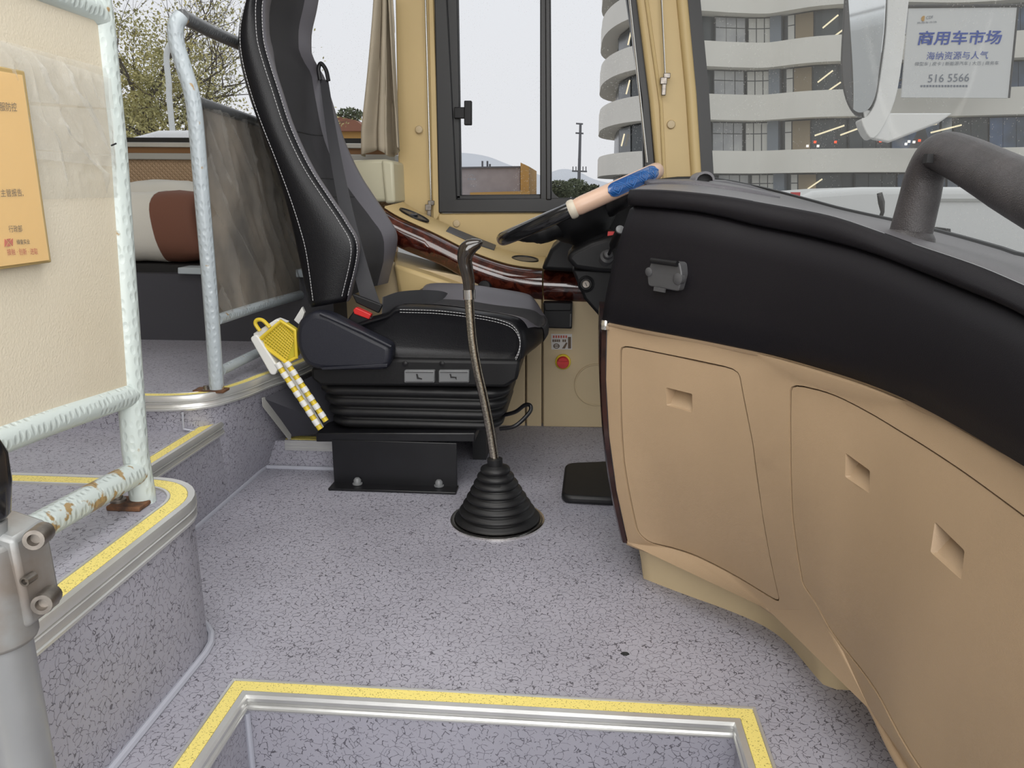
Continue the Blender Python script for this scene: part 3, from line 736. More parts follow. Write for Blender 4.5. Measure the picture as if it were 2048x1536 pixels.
mb = MB(); q = [S3(x, y)+nrm*.013 for x, y in ((1320, 572), (1342, 576), (1341, 584), (1319, 580))]; mb.prism(q, nrm*.003); mb.build('cover_tab', 'grey_plastic', cov)
q = S3(1328, 573)+nrm*.0122; mb = MB(); mb.box(q, (.004, .002, .0015)); mb.build('cover_notch', 'black_matte', cov)
ts_ = [o_ for o_ in bpy.data.objects if o_.name == 'top_surface'][0]
tsb = BVHTree.FromPolygons([v.co+V(dash['_o']) for v in ts_.data.vertices], [tuple(p.vertices) for p in ts_.data.polygons])
def surfz(x, y, d=.77):
    h = tsb.ray_cast(V((x, y, 3)), V((0, 0, -1))); return h[0].z if h[0] else d
# cowl and oval lid with vent on top of the dash near the driver
tq = [L4r[i].lerp(Wr[i], .45) for i in range(NU)]; c = min(tq, key=lambda p: abs((CP+ray(1445, 384)*(p.y/ray(1445, 384).y)).x-p.x)); c = V((c.x, c.y, c.z+.012))
lid = MB()
P = [V((c.x+.17*math.cos(a)-.02, c.y+.12*math.sin(a), 0)) for a in [2*math.pi*i/40 for i in range(40)]]
c0 = c.z
def lr(k, h): return [V((c.x+(p.x-c.x)*k, c.y+(p.y-c.y)*k, surfz(c.x+(p.x-c.x)*k, c.y+(p.y-c.y)*k, c0)+h)) for p in P]
lid.loft([lr(1, -.004), lr(1, .004), lr(.97, .008), lr(.5, .010)]); ld = lid.build('oval_lid', 'dash_top', dash, smooth=True)
vc = V((PY(1405, 374, c.y).x, c.y, c0+.004)); mb = MB()
arc = [V((vc.x+.024*math.cos(a), vc.y-.03, vc.z+.022*math.sin(a))) for a in [math.pi*i/14 for i in range(15)]]
arc2 = [V((vc.x+.019*math.cos(a), vc.y-.03, vc.z+.016*math.sin(a))) for a in [math.pi*i/14 for i in range(15)]]
ring = arc+arc2[::-1]; mb.prism(ring, (0, .10, 0)); mb.build('vent_hood', 'dash_top', ld, smooth=True)
mb = MB(); mb.prism(arc2, (0, .004, 0)); [setattr(v, 'y', v.y+.03) for v in mb.v]; mb.build('vent_opening', 'black_matte', ld)
cw = MB(); top = [PY(x, y, 2.45) for x, y in ((1312, 366), (1322, 359), (1400, 357), (1450, 360), (1500, 370), (1545, 384), (1580, 396))]
top[-1] += V((.06, 0, -.012)); rings = [[p+V((0, -.10*k_, -.035*k_)), p+V((0, -.06*k_, -.006*k_)), p, p+V((0, .1*k_, 0)), p+V((0, .12*k_, -.05*k_))] for p, k_ in zip(top, (1, 1, 1, .9, .7, .4, .05))]
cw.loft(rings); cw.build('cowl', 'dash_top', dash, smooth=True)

# instrument binnacle
mb = MB(); pol = pq([(1082, 540), (1100, 500), (1125, 478), (1148, 440), (1188, 408), (1225, 393), (1275, 386), (1330, 386), (1330, 560), (1240, 600), (1160, 545)], 2.30); mb.prism(pol, (0, .36, 0)); mb.build('instrument_hood', 'black_plastic', dash, bevel=.012, seg=3)
mb = MB(); mb.tube([PY(x, y, 2.29) for x, y in ((1150, 445), (1190, 411), (1226, 397), (1275, 390))], .006, 8); mb.build('hood_lip', 'leather_grey', dash, smooth=True)

# grab bar
gb = thing('grab_bar', PY(1822, 468, 1.22), 'thick black grained plastic grab bar bent over the passenger side dashboard', 'grab bar')
hb = PY(1820, 472, 1.20)
pts = smooth_path([hb, PY(1838, 400, 1.20), PY(1852, 345, 1.195), PY(1880, 306, 1.17), PY(1925, 318, 1.11), PY(2000, 357, 1.01), PY(2060, 390, .94), PY(2200, 465, .80)], 6)
n = len(pts); rr = [.034 if i < n*.35 else .036 for i in range(n)]; rr = [.0300-.003*min(1, i/12)+.006*max(0, min(1, (i-16)/16)) for i in range(n)]
mb = MB(); mb.tube(pts, rr, 24); mb.build('bar', 'grab', gb, smooth=True)
mb = MB(); mb.tube([p+V((-.012, -.028, -.004)) for p in pts[26:]], .004, 8); mb.build('seam_strip', 'grey_plastic', gb, smooth=True)
mb = MB(); q = PY(1859, 317, 1.135); mb.box(q, (.012, .012, .012)); mb.build('slot', 'black_matte', gb)
mb = MB(); mb.lathe(hb, pts[1]-pts[0], [(.037, -.01), (.035, .0), (.031, .006), (.027, .008)], 24); mb.build('base_flange', 'grab', gb, smooth=True)

# ================================================================== STEERING
cw_ = PY(1156, 411, 2.10); dX = V((.456, 0, .200)).normalized(); dY = V((0, 1, 0)); nW = V((dX.z, 0, -dX.x))
st = thing('steering_wheel', cw_, 'black steering wheel with pink cover and blue gel grip, seen edge on', 'steering wheel')
RM = .222
def rimpt(a): return cw_+dX*math.cos(a)*RM+dY*math.sin(a)*RM
def rim(a0, a1, r_, name, m, n=40, poloid=None, parent=st):
    mb = MB(); rings = []
    for i in range(n+1):
        a = R(a0+(a1-a0)*i/n); c = rimpt(a); o = dX*math.cos(a)+dY*math.sin(a); rr_ = r_
        if i in (0, n): rr_ = r_*.9
        rings.append([c+(o*math.cos(q)+nW*math.sin(q))*rr_ for q in [2*math.pi*k/20 for k in range(20)]])
    mb.loft(rings); return mb.build(name, m, parent, smooth=True)
rim(90, 271, .0185, 'rim', 'black_gloss', 60)
rim(-91, 91, .0175, 'rim_core', 'black_gloss', 50)
rim(-92, 90, .0215, 'rim_cover', 'skin_pink', 60)
rim(-96, -91.5, .0235, 'cover_collar', 'ivory', 4)
mb = MB(); rings = []      # gel insert with rounded ends, camera-facing half of the rim cover
a0, a1 = -71, -27
NA, NB = 40, 12
def gel(i, k, lift=0):
    s = i/NA; a = R(a0+(a1-a0)*s); c = rimpt(a); o = dX*math.cos(a)+dY*math.sin(a)
    e = min(s, 1-s)*NA*.22; hw = R(47)*min(1, math.sqrt(max(0, 1-(1-min(1, e/1.3))**2))+.02)
    q = -R(6)+hw*(k/NB*2-1); rr_ = .0225+.0015*math.cos((k/NB*2-1)*1.4)+lift
    return c+(o*math.cos(q)+nW*math.sin(q))*rr_
mb.add([gel(i, k) for i in range(NA+1) for k in range(NB+1)], [(i*(NB+1)+k, i*(NB+1)+k+1, (i+1)*(NB+1)+k+1, (i+1)*(NB+1)+k) for i in range(NA) for k in range(NB)])
gl = mb.build('gel_grip', 'blue_gel', st, smooth='all')
mb = MB()
for c in range(4):
    ic = 5+c*9.5
    for hh in (1.0, .5):
        d_ = [(ic-3.6*hh, 6), (ic, 6+4.6*hh), (ic+3.6*hh, 6), (ic, 6-4.6*hh), (ic-3.6*hh, 6)]
        pp = []
        for (i1, k1), (i2, k2) in zip(d_[:-1], d_[1:]):
            for t in (0, .25, .5, .75): pp.append(gel(max(0, min(NA, i1+(i2-i1)*t)), k1+(k2-k1)*t, .0004))
        pp.append(pp[0]); mb.tube(pp, .0009, 5, caps=False)
    wv = [gel(min(NA, max(0, ic+2.5+t*5)), 1.5+9*t, .0003) for t in [x/6 for x in range(7)]]; mb.tube(wv, .001, 5)
mb.build('embossed_pattern', 'blue_line', gl, smooth='all')
gr = MB(); gr.tube([gel(i, 0) for i in range(NA+1)], .0012, 6); gr.tube([gel(i, NB) for i in range(NA+1)], .0012, 6); gr.build('grip_border', 'blue_gel', gl)
mb = MB(); mb.lathe(cw_, nW, [(0, -.012), (.05, -.010), (.085, .0), (.105, .02), (.10, .045), (.08, .07), (.055, .09), (.045, .12), (0, .12)], 36); mb.build('hub', 'black_plastic', st, smooth=True, angle=50)
for a in (20, 160, 215, 325):
    p0 = cw_+nW*.035+(dX*math.cos(R(a))+dY*math.sin(R(a)))*.07; p1 = rimpt(R(a))
    mb = MB(); mb.tube(smooth_path([p0, p0.lerp(p1, .5)+nW*.012, p1], 6), [.028]*3+[.024]*4+[.018]*3+[.015]*3, 12); mb.build('spoke', 'black_plastic', st, smooth=True)
clm = thing('steering_column', PY(1190, 560, 2.05), 'black plastic steering column housing with ignition lock and stalk, left of dashboard', 'steering column')
ax0 = cw_+nW*.09
mb = MB(); mb.lathe(ax0, nW, [(.052, 0), (.062, .01), (.062, .05), (.05, .06)], 28); mb.build('collar', 'black_plastic', clm, smooth=True)
mb = MB(); A_ = pq([(1131, 516), (1142, 505), (1182, 484), (1222, 472), (1262, 480), (1262, 530), (1240, 548), (1200, 545), (1150, 538)], 1.97); mb.prism(A_, (0, .22, 0)); mb.build('upper_housing', 'black_plastic', clm, bevel=.012, seg=3)
mb = MB(); A_ = pq([(1143, 538), (1250, 540), (1262, 700), (1215, 668), (1196, 630), (1168, 598)], 2.0); mb.prism(A_, (0, .16, 0)); mb.build('lower_housing', 'black_plastic', clm, bevel=.008, seg=2)
kc = PY(1172, 568, 1.998); mb = MB(); mb.lathe(kc+V((0, .01, 0)), (0, -1, 0), [(.022, 0), (.022, .014), (.017, .018), (.015, .012), (0, .012)], 28); ig = mb.build('ignition_surround', 'black_plastic', clm, smooth=True)
mb = MB(); mb.lathe(kc, (0, -1, 0), [(.011, 0), (.011, .006), (.009, .008), (0, .008)], 24); mb.build('lock_barrel', 'bolt', ig, smooth=True)
mb = MB(); mb.box(kc+V((0, -.0085, 0)), (.002, .002, .010), Matrix.Rotation(R(-20), 3, 'Y')); mb.build('key_slot', 'black_matte', ig)
s0, s1 = PY(1216, 512, 1.95), PY(1240, 460, 1.84)
mb = MB(); mb.lathe(PY(1214, 513, 1.96), (s1-s0), [(.018, -.02), (.018, 0), (.012, .004), (.012, .016), (.007, .02), (0, .02)], 20); mb.build('stalk_socket', 'grey_plastic', clm, smooth=True)
mb = MB(); mb.tube([s0, s0.lerp(s1, .35)], .004, 8); mb.tube([s0.lerp(s1, .35), s0.lerp(s1, .45), s1], [.006, .010, .010], 12); mb.build('stalk', 'black_plastic', clm, smooth=True)
mb = MB(); mb.lathe(s1, s1-s0, [(.010, -.002), (.011, 0), (.0105, .004), (.004, .0055), (0, .0055)], 14); mb.build('stalk_cap', 'button_grey', clm, smooth=True)
mb = MB(); mb.prism(pq([(1216, 463), (1229, 463), (1226, 470), (1215, 472)], 1.93), (0, .01, 0)); mb.build('warning_switch', 'red', clm)

# ================================================================== SIDE CONSOLE, PANEL FITTINGS
cs = thing('side_console', PY(1000, 560, 2.42), 'burgundy wood effect console sweeping down along the driver side wall', 'console')
tp = [(770, 418), (800, 436), (870, 468), (940, 503), (1000, 525), (1040, 534), (1085, 539)]
bt = [(770, 478), (805, 499), (880, 530), (940, 562), (1000, 583), (1045, 594), (1085, 600)]
YC = 2.40
T_ = resample(smooth_path([PY(x, y, YC+.03) for x, y in tp], 5), 30); B_ = resample(smooth_path([PY(x, y, YC) for x, y in bt], 5), 30)
def swoop(T_, B_): return [[t+V((0, .25, 0)), t, t+V((0, -.028, -.006)), t.lerp(b, .25)+V((0, -.038, 0)), t.lerp(b, .5)+V((0, -.038, 0)), t.lerp(b, .8)+V((0, -.020, 0)), b+V((0, .004, 0)), b+V((0, .28, 0))] for t, b in zip(T_, B_)]
mb = MB(); mb.loft(swoop(T_, B_)); mb.build('front_shell', 'burl', cs, smooth=True)
T2 = [PY(x, y, YC+.03) for x, y in ((1088, 539), (1120, 541), (1175, 545), (1240, 552))]; B2 = [PY(x, y, YC) for x, y in ((1088, 600), (1120, 602), (1175, 604), (1240, 608))]
mb = MB(); mb.loft(swoop(T2, B2)); mb.build('front_shell', 'burl', cs, smooth=True)
# beige top tray
top_f = T_; mb = MB(); mb.loft([[t+V((0, -.006, .004)), t+V((0, .0, .009)), t+V((0, .26, .020)), t+V((0, .26, .0)), t+V((0, -.0, .0))] for t in top_f]); mb.build('top_tray', 'beige_wall', cs, smooth=True)
def traypt(px, py):   # point on tray: between front edge and wall
    best = None
    for y in [2.42+.01*k for k in range(32)]:
        p = PY(px, py, y); k = min(range(len(T_)), key=lambda i: abs(T_[i].x-p.x)); q = T_[k].z+.009+(y-T_[k].y)/.26*.011
        d_ = abs(p.z-q)
        if best is None or d_ < best[0]: best = (d_, p)
    return best[1]
# oval cup opening, long slot, double socket
def oval(px, rx, ry, m_in, tilt, name):
    c = traypt(*px); k = min(range(len(T_)-1), key=lambda i: abs(T_[i].x-c.x)); t = (T_[k+1]-T_[k]).normalized(); dn = V((0, 1, .12)).normalized(); up = t.cross(dn).normalized(); up = up if up.z > 0 else -up
    ringp = lambda s, h: [c+t*math.cos(a)*rx*s+dn*math.sin(a)*ry*s+up*h for a in [2*math.pi*i/28 for i in range(28)]]
    mb = MB(); mb.loft([ringp(1.08, .002), ringp(1.06, .006), ringp(.96, .006), ringp(.92, .003)]); o = mb.build(name, 'black_plastic', cs, smooth=True)
    mb = MB(); mb.loft([ringp(.93, .0035), ringp(.5, .004)]); mb.build('well', m_in, o); return o, c, t, dn, up
oval((1050, 520), .043, .045, 'cup_in', 0, 'cup_holder')
o, c, t, dn, up = oval((828, 432), .050, .035, 'cup_in', 0, 'switch_pod')
mb = MB(); mb.box(c+up*.006, (.022, .03, .006)); mb.build('rocker_switch', 'grey_plastic', o, bevel=.001)
pa, pb = traypt(895, 462), traypt(990, 500)
mb = MB(); mb.ribbon([pa+V((0, 0, .006)), pa.lerp(pb, .5)+V((0, 0, .005)), pb+V((0, 0, .006))], [V((0, .035, .006))]*3, .004); mb.build('window_switch_panel', 'grey_plastic', cs, bevel=.003)
# knob under the console
kn = thing('round_knob', PY(965, 575, 2.36), 'black round knob on the door lining just behind the gear lever', 'knob')
mb = MB(); mb.lathe(PY(972, 577, 2.39), (-.2, -1, .3), [(.012, -.03), (.012, 0), (.022, .004), (.024, .016), (.020, .024), (0, .026)], 20); mb.build('knob_cap', 'black_plastic', kn, smooth=True)
mb = MB(); mb.box(PY(950, 583, 2.40), (.09, .03, .035)); mb.build('knob_mount', 'black_plastic', kn, bevel=.008)
# black box, sticker, red switch
bx = thing('control_box', PY(1115, 632, 2.40), 'small black open box mounted on the beige panel beneath the console', 'box')
mb = MB(); mb.prism(pq([(1086, 605), (1145, 605), (1144, 658), (1088, 656)], 2.355), (0, .045, 0)); mb.build('box_body', 'black_plastic', bx, bevel=.004)
mb = MB(); mb.prism(pq([(1088, 606), (1143, 606), (1142, 622), (1090, 622)], 2.345), (0, .012, 0)); mb.build('box_lid', 'black_plastic', bx, bevel=.003)
mb = MB(); mb.box(PY(1141, 640, 2.352), (.004, .01, .04)); mb.build('clip', 'grey_plastic', bx)
stk = thing('sticker', PY(1122, 684, 2.402), 'small square warning sticker above the red rotary switch', 'sticker')
mb = MB(); mb.prism(pq([(1102, 668), (1144, 668), (1144, 699), (1103, 699)], 2.402), (0, .002, 0)); mb.build('paper', 'sticker', stk)
mb = MB(); [mb.prism(pq([(1106+5*k, 676), (1109+5*k, 676), (1109+5*k, 671), (1106+5*k, 671)], 2.4), (0, .001, 0)) for k in range(6)]; mb.build('red_print', 'ink_red', stk)['kind'] = 'stuff'
mb = MB(); [mb.prism(pq([(1105+4*k, 684), (1108+4*k, 684), (1108+4*k, 679), (1105+4*k, 679)], 2.4), (0, .001, 0)) for k in (0, 1, 2, 3, 5, 6)]; mb.build('black_print', 'ink_dark', stk)['kind'] = 'stuff'
mb = MB(); cc = PY(1113, 692, 2.4); mb.tube([cc+V((math.cos(a)*.009, 0, math.sin(a)*.007)) for a in [2*math.pi*i/20 for i in range(21)]], .0015, 5, caps=False); mb.tube([cc+V((-.008, 0, 0)), cc+V((.008, 0, 0))], .0015, 5); mb.prism(pq([(1136, 674), (1142, 674), (1142, 697), (1136, 697)], 2.4), (0, .001, 0)); mb.prism(pq([(1124, 697), (1132, 685), (1135, 686), (1130, 697)], 2.4), (0, .001, 0)); mb.build('pictogram', 'ink_dark', stk)
rsw = thing('rotary_switch', PY(1126, 723, 2.40), 'red rotary isolator switch on a yellow ring on the beige panel', 'switch')
p = PY(1126, 723, 2.404)
mb = MB(); mb.lathe(p, (0, -1, 0), [(.0255, 0), (.0255, .008), (.023, .012), (.0, .012)], 32); mb.build('ring', 'yellow_plastic', rsw, smooth=True, angle=60)
mb = MB(); mb.lathe(p, (0, -1, 0), [(.0205, .011), (.0195, .022), (.017, .026), (0, .026)], 28); mb.box(p+V((0, -.030, .002)), (.036, .014, .011)); mb.build('turn_knob', 'red', rsw, smooth=True)

# ================================================================== DRIVER SEAT
seat = thing('driver_seat', (-.4, 2.08, 0), 'black leather suspension driver seat with high back and white stitching', 'driver seat')
YN, YF = 1.86, 2.32
yc = (YN+YF)/2; hw = (YF-YN)/2
# side silhouette of the near bolster: back edge and front (stitched) edge
backpx = [(512, -170), (497, -60), (480, 0), (467, 50), (466, 95), (473, 140), (490, 200), (512, 260), (535, 320), (560, 395), (580, 470), (597, 550), (610, 615)]
frontpx = [(548, -170), (534, -60), (522, 0), (521, 40), (524, 80), (534, 119), (554, 181), (579, 256), (616, 334), (655, 395), (690, 448), (712, 500), (690, 605)]
NB_ = 64
bk = resample(smooth_path([PY(x, y, YN) for x, y in backpx], 4), NB_); fr = resample(smooth_path([PY(x, y, YN) for x, y in frontpx], 4), NB_)
def closed_smooth(pts, n=4):
    m = len(pts); out = []
    for i in range(m):
        p0, p1, p2, p3 = pts[i-1], pts[i], pts[(i+1) % m], pts[(i+2) % m]
        for k in range(n):
            t = k/n; out.append(.5*((2*p1)+(p2-p0)*t+(2*p0-5*p1+4*p2-p3)*t*t+(3*p1-p0-3*p2+p3)*t**3))
    return out
zt0, zt1 = PY(522, 48, YN).z, PY(526, 108, YN).z
mb = MB(); rings = []
for i, (b, f_) in enumerate(zip(bk, fr)):
    s = i/(NB_-1); z = f_.z
    k = min(1, max(0, (z-zt1)/(zt0-zt1))); k = k*k*(3-2*k)
    wf = hw*(1-.42*k); yn, yf = YN, yc+wf; W = yf-yn
    bol = .022+.045*max(0, math.sin(min(1, max(0, (s-.30)/.62))*math.pi))
    pt = lambda X_, y_, zz: V((X_, y_, zz))
    bX, fX, bz, fz = b.x, f_.x, b.z, f_.z
    cX = fX-bol; m1 = min(.125, W*.3)
    ring = [pt(bX+.012, yn+.004, bz), pt(bX*.5+fX*.5, yn-.008, (bz+fz)/2), pt(fX-.012, yn+.002, fz), pt(fX, yn+.018, fz), pt(fX-.003, yn+.045, fz), pt(fX-bol*.5, yn+m1*.68, fz), pt(cX, yn+m1, fz), pt(cX-.003, yn+W*.42, fz), pt(cX-.003, yn+W*.58, fz), pt(cX, yf-m1, fz), pt(fX-bol*.5, yf-m1*.68, fz), pt(fX-.003, yf-.045, fz), pt(fX, yf-.018, fz), pt(fX-.012, yf-.002, fz), pt((bX+fX)/2, yf+.006, (bz+fz)/2), pt(bX+.012, yf-.004, bz), pt(bX, yf-W*.15, bz), pt(bX-.004, (yn+yf)/2, bz), pt(bX, yn+W*.15, bz)]
    rings.append(ring)
fine = [closed_smooth(r_) for r_ in rings]
mb.loft(fine); back = mb.build('backrest', 'leather', seat, smooth='all')
def skin(c0, c1, name, m, lift, r0=0, r1=None):
    mb = MB(); rows = fine[r0:r1]; n = c1-c0+1
    vs = [rg[c]+V((lift, 0, lift*.3)) for rg in rows for c in range(c0, c1+1)]
    mb.add(vs, [(i*n+j, i*n+j+1, (i+1)*n+j+1, (i+1)*n+j) for i in range(len(rows)-1) for j in range(n-1)])
    return mb.build(name, m, back, smooth='all')
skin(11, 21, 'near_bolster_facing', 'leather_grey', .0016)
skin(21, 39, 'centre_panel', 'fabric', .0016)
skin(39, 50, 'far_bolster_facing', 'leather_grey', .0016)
def stitchline(pts, name, parent, seg=.0075, gap=.35, r_=.0009):
    pts = resample(pts, 400); L = sum((pts[i+1]-pts[i]).length for i in range(399)); k = int(L/seg); P_ = resample(pts, k*4+1); mb = MB()
    for i in range(k): mb.tube([P_[i*4], P_[i*4+2], P_[i*4+3]], r_, 4)
    o = mb.build(name, 'stitch', parent); o['kind'] = 'stuff'; return o
stitchline([r_[11]+V((.001, -.001, 0)) for r_ in fine[:-1]], 'stitching', back)
stitchline([r_[8]+V((.000, -.001, 0)) for r_ in fine[:-1]], 'stitching', back)
stitchline([r_[1].lerp(r_[2], .5)+V((0, -.001, 0)) for r_ in fine[5:-1]], 'stitching', back)
for yy in (258, 350, 395):
    zz = PY(600, yy, YN+.15).z; k = min(range(NB_), key=lambda i: abs(fine[i][28].z-zz)); mb = MB(); mb.tube([fine[k][j]+V((.001, 0, 0)) for j in range(21, 40)], .0022, 6); mb.build('seam', 'black_matte', back)
# cushion
sidepx = [(752, 655), (770, 632), (798, 617), (880, 619), (960, 630), (1010, 640), (1034, 652), (1047, 675), (1045, 705), (1030, 722), (900, 722), (775, 716), (755, 690)]
SP = [PY(x, y, YN) for x, y in sidepx]
def csec(y, drop, ext, grow=1.0):
    cx = sum(p.x for p in SP)/len(SP); cz = sum(p.z for p in SP)/len(SP); out = []
    for i, p in enumerate(SP):
        x, z = cx+(p.x-cx)*grow, cz+(p.z-cz)*grow
        if 0 <= i <= 6: z -= drop
        if 5 <= i <= 8: x += ext
        if i in (0, 11, 12): x -= 0.06*grow
        out.append(V((x, y, z)))
    return closed_smooth(out)
base_s = [csec(YN-.002, .006, -.012, .95), csec(YN-.007, .001, -.003, .985), csec(YN+.004, -.004, .004), csec(YN+.03, -.006, .014), csec(YN+.07, .002, .028), csec(YN+.12, .020, .040), csec(YN+.17, .028, .047), csec(yc, .030, .050), csec(YF-.17, .028, .047), csec(YF-.12, .018, .040), csec(YF-.07, -.004, .028), csec(YF-.03, -.014, .014), csec(YF-.004, -.004, .004), csec(YF+.004, .006, -.012, .95)]
cols = [smooth_path([r_[k] for r_ in base_s], 4) for k in range(len(base_s[0]))]
secs = [[c[i] for c in cols] for i in range(len(cols[0]))]
mb = MB(); mb.loft(secs); cus = mb.build('seat_cushion', 'leather', seat, smooth='all')
def cskin(i0, i1, s0, s1, name, m, lift=.0015):
    n = i1-i0+1; cen_ = V((sum(p.x for p in SP)/len(SP), 0, sum(p.z for p in SP)/len(SP))); mb = MB(); vs = []
    for s_ in range(s0, s1+1):
        for i in range(i0, i1+1):
            p = secs[s_][i]; d_ = V((p.x-cen_.x, 0, p.z-cen_.z)).normalized(); d_ = V((d_.x*.5, 0, abs(d_.z)+.3)) if i < 24 else V((1, 0, 0)); vs.append(p+d_*lift)
    m_ = s1-s0+1; mb.add(vs, [(a*n+b, a*n+b+1, (a+1)*n+b+1, (a+1)*n+b) for a in range(m_-1) for b in range(n-1)]); return mb.build(name, m, cus, smooth='all')
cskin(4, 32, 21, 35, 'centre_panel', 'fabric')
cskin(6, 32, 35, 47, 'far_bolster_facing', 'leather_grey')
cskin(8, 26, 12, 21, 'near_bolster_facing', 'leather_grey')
for o_ in (.0, .006):
    ln = smooth_path([PY(x, y+o_*900, YN-.011) for x, y in ((800, 619), (880, 622), (960, 632), (1008, 643), (1030, 656), (1040, 678), (1038, 700), (1030, 718))], 5); stitchline(ln, 'stitching', cus)
# recliner side cover
mb = MB(); A_ = rounded(pq([(589, 668), (596, 640), (625, 622), (655, 628), (722, 662), (783, 692), (782, 720), (772, 741), (650, 743), (612, 735), (592, 700)], 1.80), .02, 4); mb.prism(A_, (0, .06, 0)); sc1 = mb.build('side_cover', 'side_cover', seat, bevel=.016, seg=4)
mb = MB(); mb.prism(pq([(640, 735), (775, 728), (774, 734), (645, 740)], 1.796), (0, .004, 0)); mb.build('edge_highlight_rib', 'side_cover', sc1, bevel=.001)
mb = MB(); mb.tube([PY(x, y, 1.800) for x, y in ((640, 628), (722, 664), (782, 694))], .004, 6); mb.build('cover_rib', 'side_cover', sc1, smooth=True)
mb = MB(); mb.prism(pq([(588, 640), (604, 614), (609, 625), (600, 650)], 1.90), (0, .01, 0)); mb.build('paper_tag', 'white_plastic', seat)
# frame panel, buttons
mb = MB(); mb.prism(pq([(622, 735), (775, 718), (1040, 722), (1035, 760), (1010, 775), (640, 772), (622, 758)], 1.835), (0, .46, 0)); fp = mb.build('seat_frame', 'black_plastic', seat, bevel=.008)
for k, x0 in enumerate((808, 877)):
    mb = MB(); mb.prism(pq([(x0, 741), (x0+61, 741), (x0+61, 766), (x0, 766)], 1.822), (0, .02, 0)); b = mb.build('adjust_button', 'button_grey', fp, bevel=.003)
    mb = MB(); X0 = x0+24
    if k == 0: mb.prism(pq([(X0, 748), (X0+3, 748), (X0+5, 755), (X0+12, 757), (X0+12, 759), (X0+2, 758)], 1.8205), (0, .001, 0))
    else: mb.prism(pq([(X0-2, 748), (X0+1, 748), (X0+2, 753), (X0+12, 754), (X0+12, 760), (X0+9, 756), (X0, 756)], 1.8205), (0, .001, 0))
    mb.build('seat_icon', 'black_matte', b)
    mb = MB()
    for yy in (744, 763): mb.prism(pq([(x0+3, yy), (x0+58, yy), (x0+58, yy+1.2), (x0+3, yy+1.2)], 1.8205), (0, .001, 0))
    mb.build('button_rib', 'grey_plastic', b)
for x in (810, 884): mb = MB(); mb.lathe(PY(x, 727, 1.833), (0, -1, 0), [(.007, 0), (.007, .003), (.0, .006)], 12); mb.build('screw', 'black_plastic', fp, smooth=True)
# bellows
def rrect(x0, x1, y0, y1, r_, z, n=6):
    out = []
    for cx, cy, a0 in ((x1-r_, y0+r_, -90), (x1-r_, y1-r_, 0), (x0+r_, y1-r_, 90), (x0+r_, y0+r_, 180)):
        for k in range(n+1): a = R(a0+90*k/n); out.append(V((cx+r_*math.cos(a), cy+r_*math.sin(a), z)))
    return out
zb0, zb1 = PY(800, 772, YN).z, PY(800, 862, YN).z
prof = []
NR = 4
for k in range(NR*8+1):
    s = k/(NR*8); z = zb0+(zb1-zb0)*s; ph = (s*NR) % 1
    wv = .018*(math.sin(ph*math.pi)**.6 if s < 1 else 0); prof.append((z, wv-.028*s))
mb = MB(); xl, xr = PY(646, 800, YN).x, PY(1008, 800, YN).x
mb.loft([rrect(xl-wv, xr+wv, YN-.005-wv*.9, YF-.02+wv, .06, z) for z, wv in prof]); mb.build('bellows', 'rubber', seat, smooth='all')
# base plates
mb = MB(); A_ = pq([(632, 866), (950, 866), (950, 884), (632, 884)], 1.835); mb.prism(A_, (0, .44, 0)); mb.build('base_plate', 'steel_black', seat, bevel=.003)
za = PY(800, 884, 1.83).z
mb = MB(); x0, x1 = -.632, -.30
mb.box(((x0+x1)/2, 1.835, za/2), (x1-x0, .006, za)); mb.box(((x0+x1)/2-.0, 1.815, .004), (x1-x0+.006, .05, .006)); fl = mb.build('foot_bracket', 'steel_black', seat, bevel=.0015)
mb = MB(); mb.box((-.27, 2.16, za/2), (.04, .20, za)); mb.box((-.40, 2.26, za/2), (.30, .01, za)); mb.build('rear_bracket', 'steel_black', seat)
for x, y in ((715, 968), (878, 972)):
    p = PZ(x, y, .008); mb = MB(); mb.lathe(p, (0, 0, 1), [(.013, 0), (.013, .003), (.010, .0035), (.010, .012), (.006, .017), (.0, .018)], 18); mb.build('bolt', 'button_grey', fl, smooth=True)
# front adjuster handle
mb = MB(); mb.tube(smooth_path([PY(1000, 832, 1.95), PY(1030, 824, 1.93), PY(1050, 810, 1.91), PY(1061, 812, 1.90), PY(1058, 826, 1.89), PY(1030, 852, 1.87), PY(1000, 858, 1.88)], 6), .0055, 10); mb.build('adjust_handle', 'steel_black', seat, smooth=True)
# belt
mb = MB(); pth = smooth_path([PY(648, 160, 2.25), PY(664, 270, 2.14), PY(682, 370, 2.04), PY(704, 470, 1.95), PY(728, 560, 1.90), PY(742, 606, 1.885)], 5)
wv = []
for i, p in enumerate(pth):
    s = i/(len(pth)-1); wv.append(V((.014+.012*s, -.006, -.002))*(1.0))
mb.ribbon(pth, wv, .0012); mb.build('shoulder_belt', 'belt', seat, smooth=True)
mb = MB(); gp = smooth_path([PY(640, 160, 2.24), PY(637, 138, 2.24), PY(642, 127, 2.24), PY(652, 140, 2.24), PY(657, 162, 2.24)], 5); mb.tube(gp, .006, 8); mb.build('belt_guide', 'black_plastic', seat, smooth=True)
mb = MB(); mb.prism(pq([(703, 588), (712, 590), (765, 610), (757, 627), (712, 606)], 1.872), (0, .012, 0)); mb.build('belt_tongue', 'black_plastic', seat, bevel=.003)
mb = MB(); mb.prism(pq([(694, 640), (710, 618), (745, 636), (735, 668)], 1.862), (0, .025, 0)); bu = mb.build('buckle', 'black_plastic', seat, bevel=.004)
mb = MB(); mb.prism(pq([(706, 620), (711, 615), (742, 629), (738, 639), (708, 628)], 1.858), (0, .02, 0)); mb.build('release_button', 'red', bu, bevel=.002)
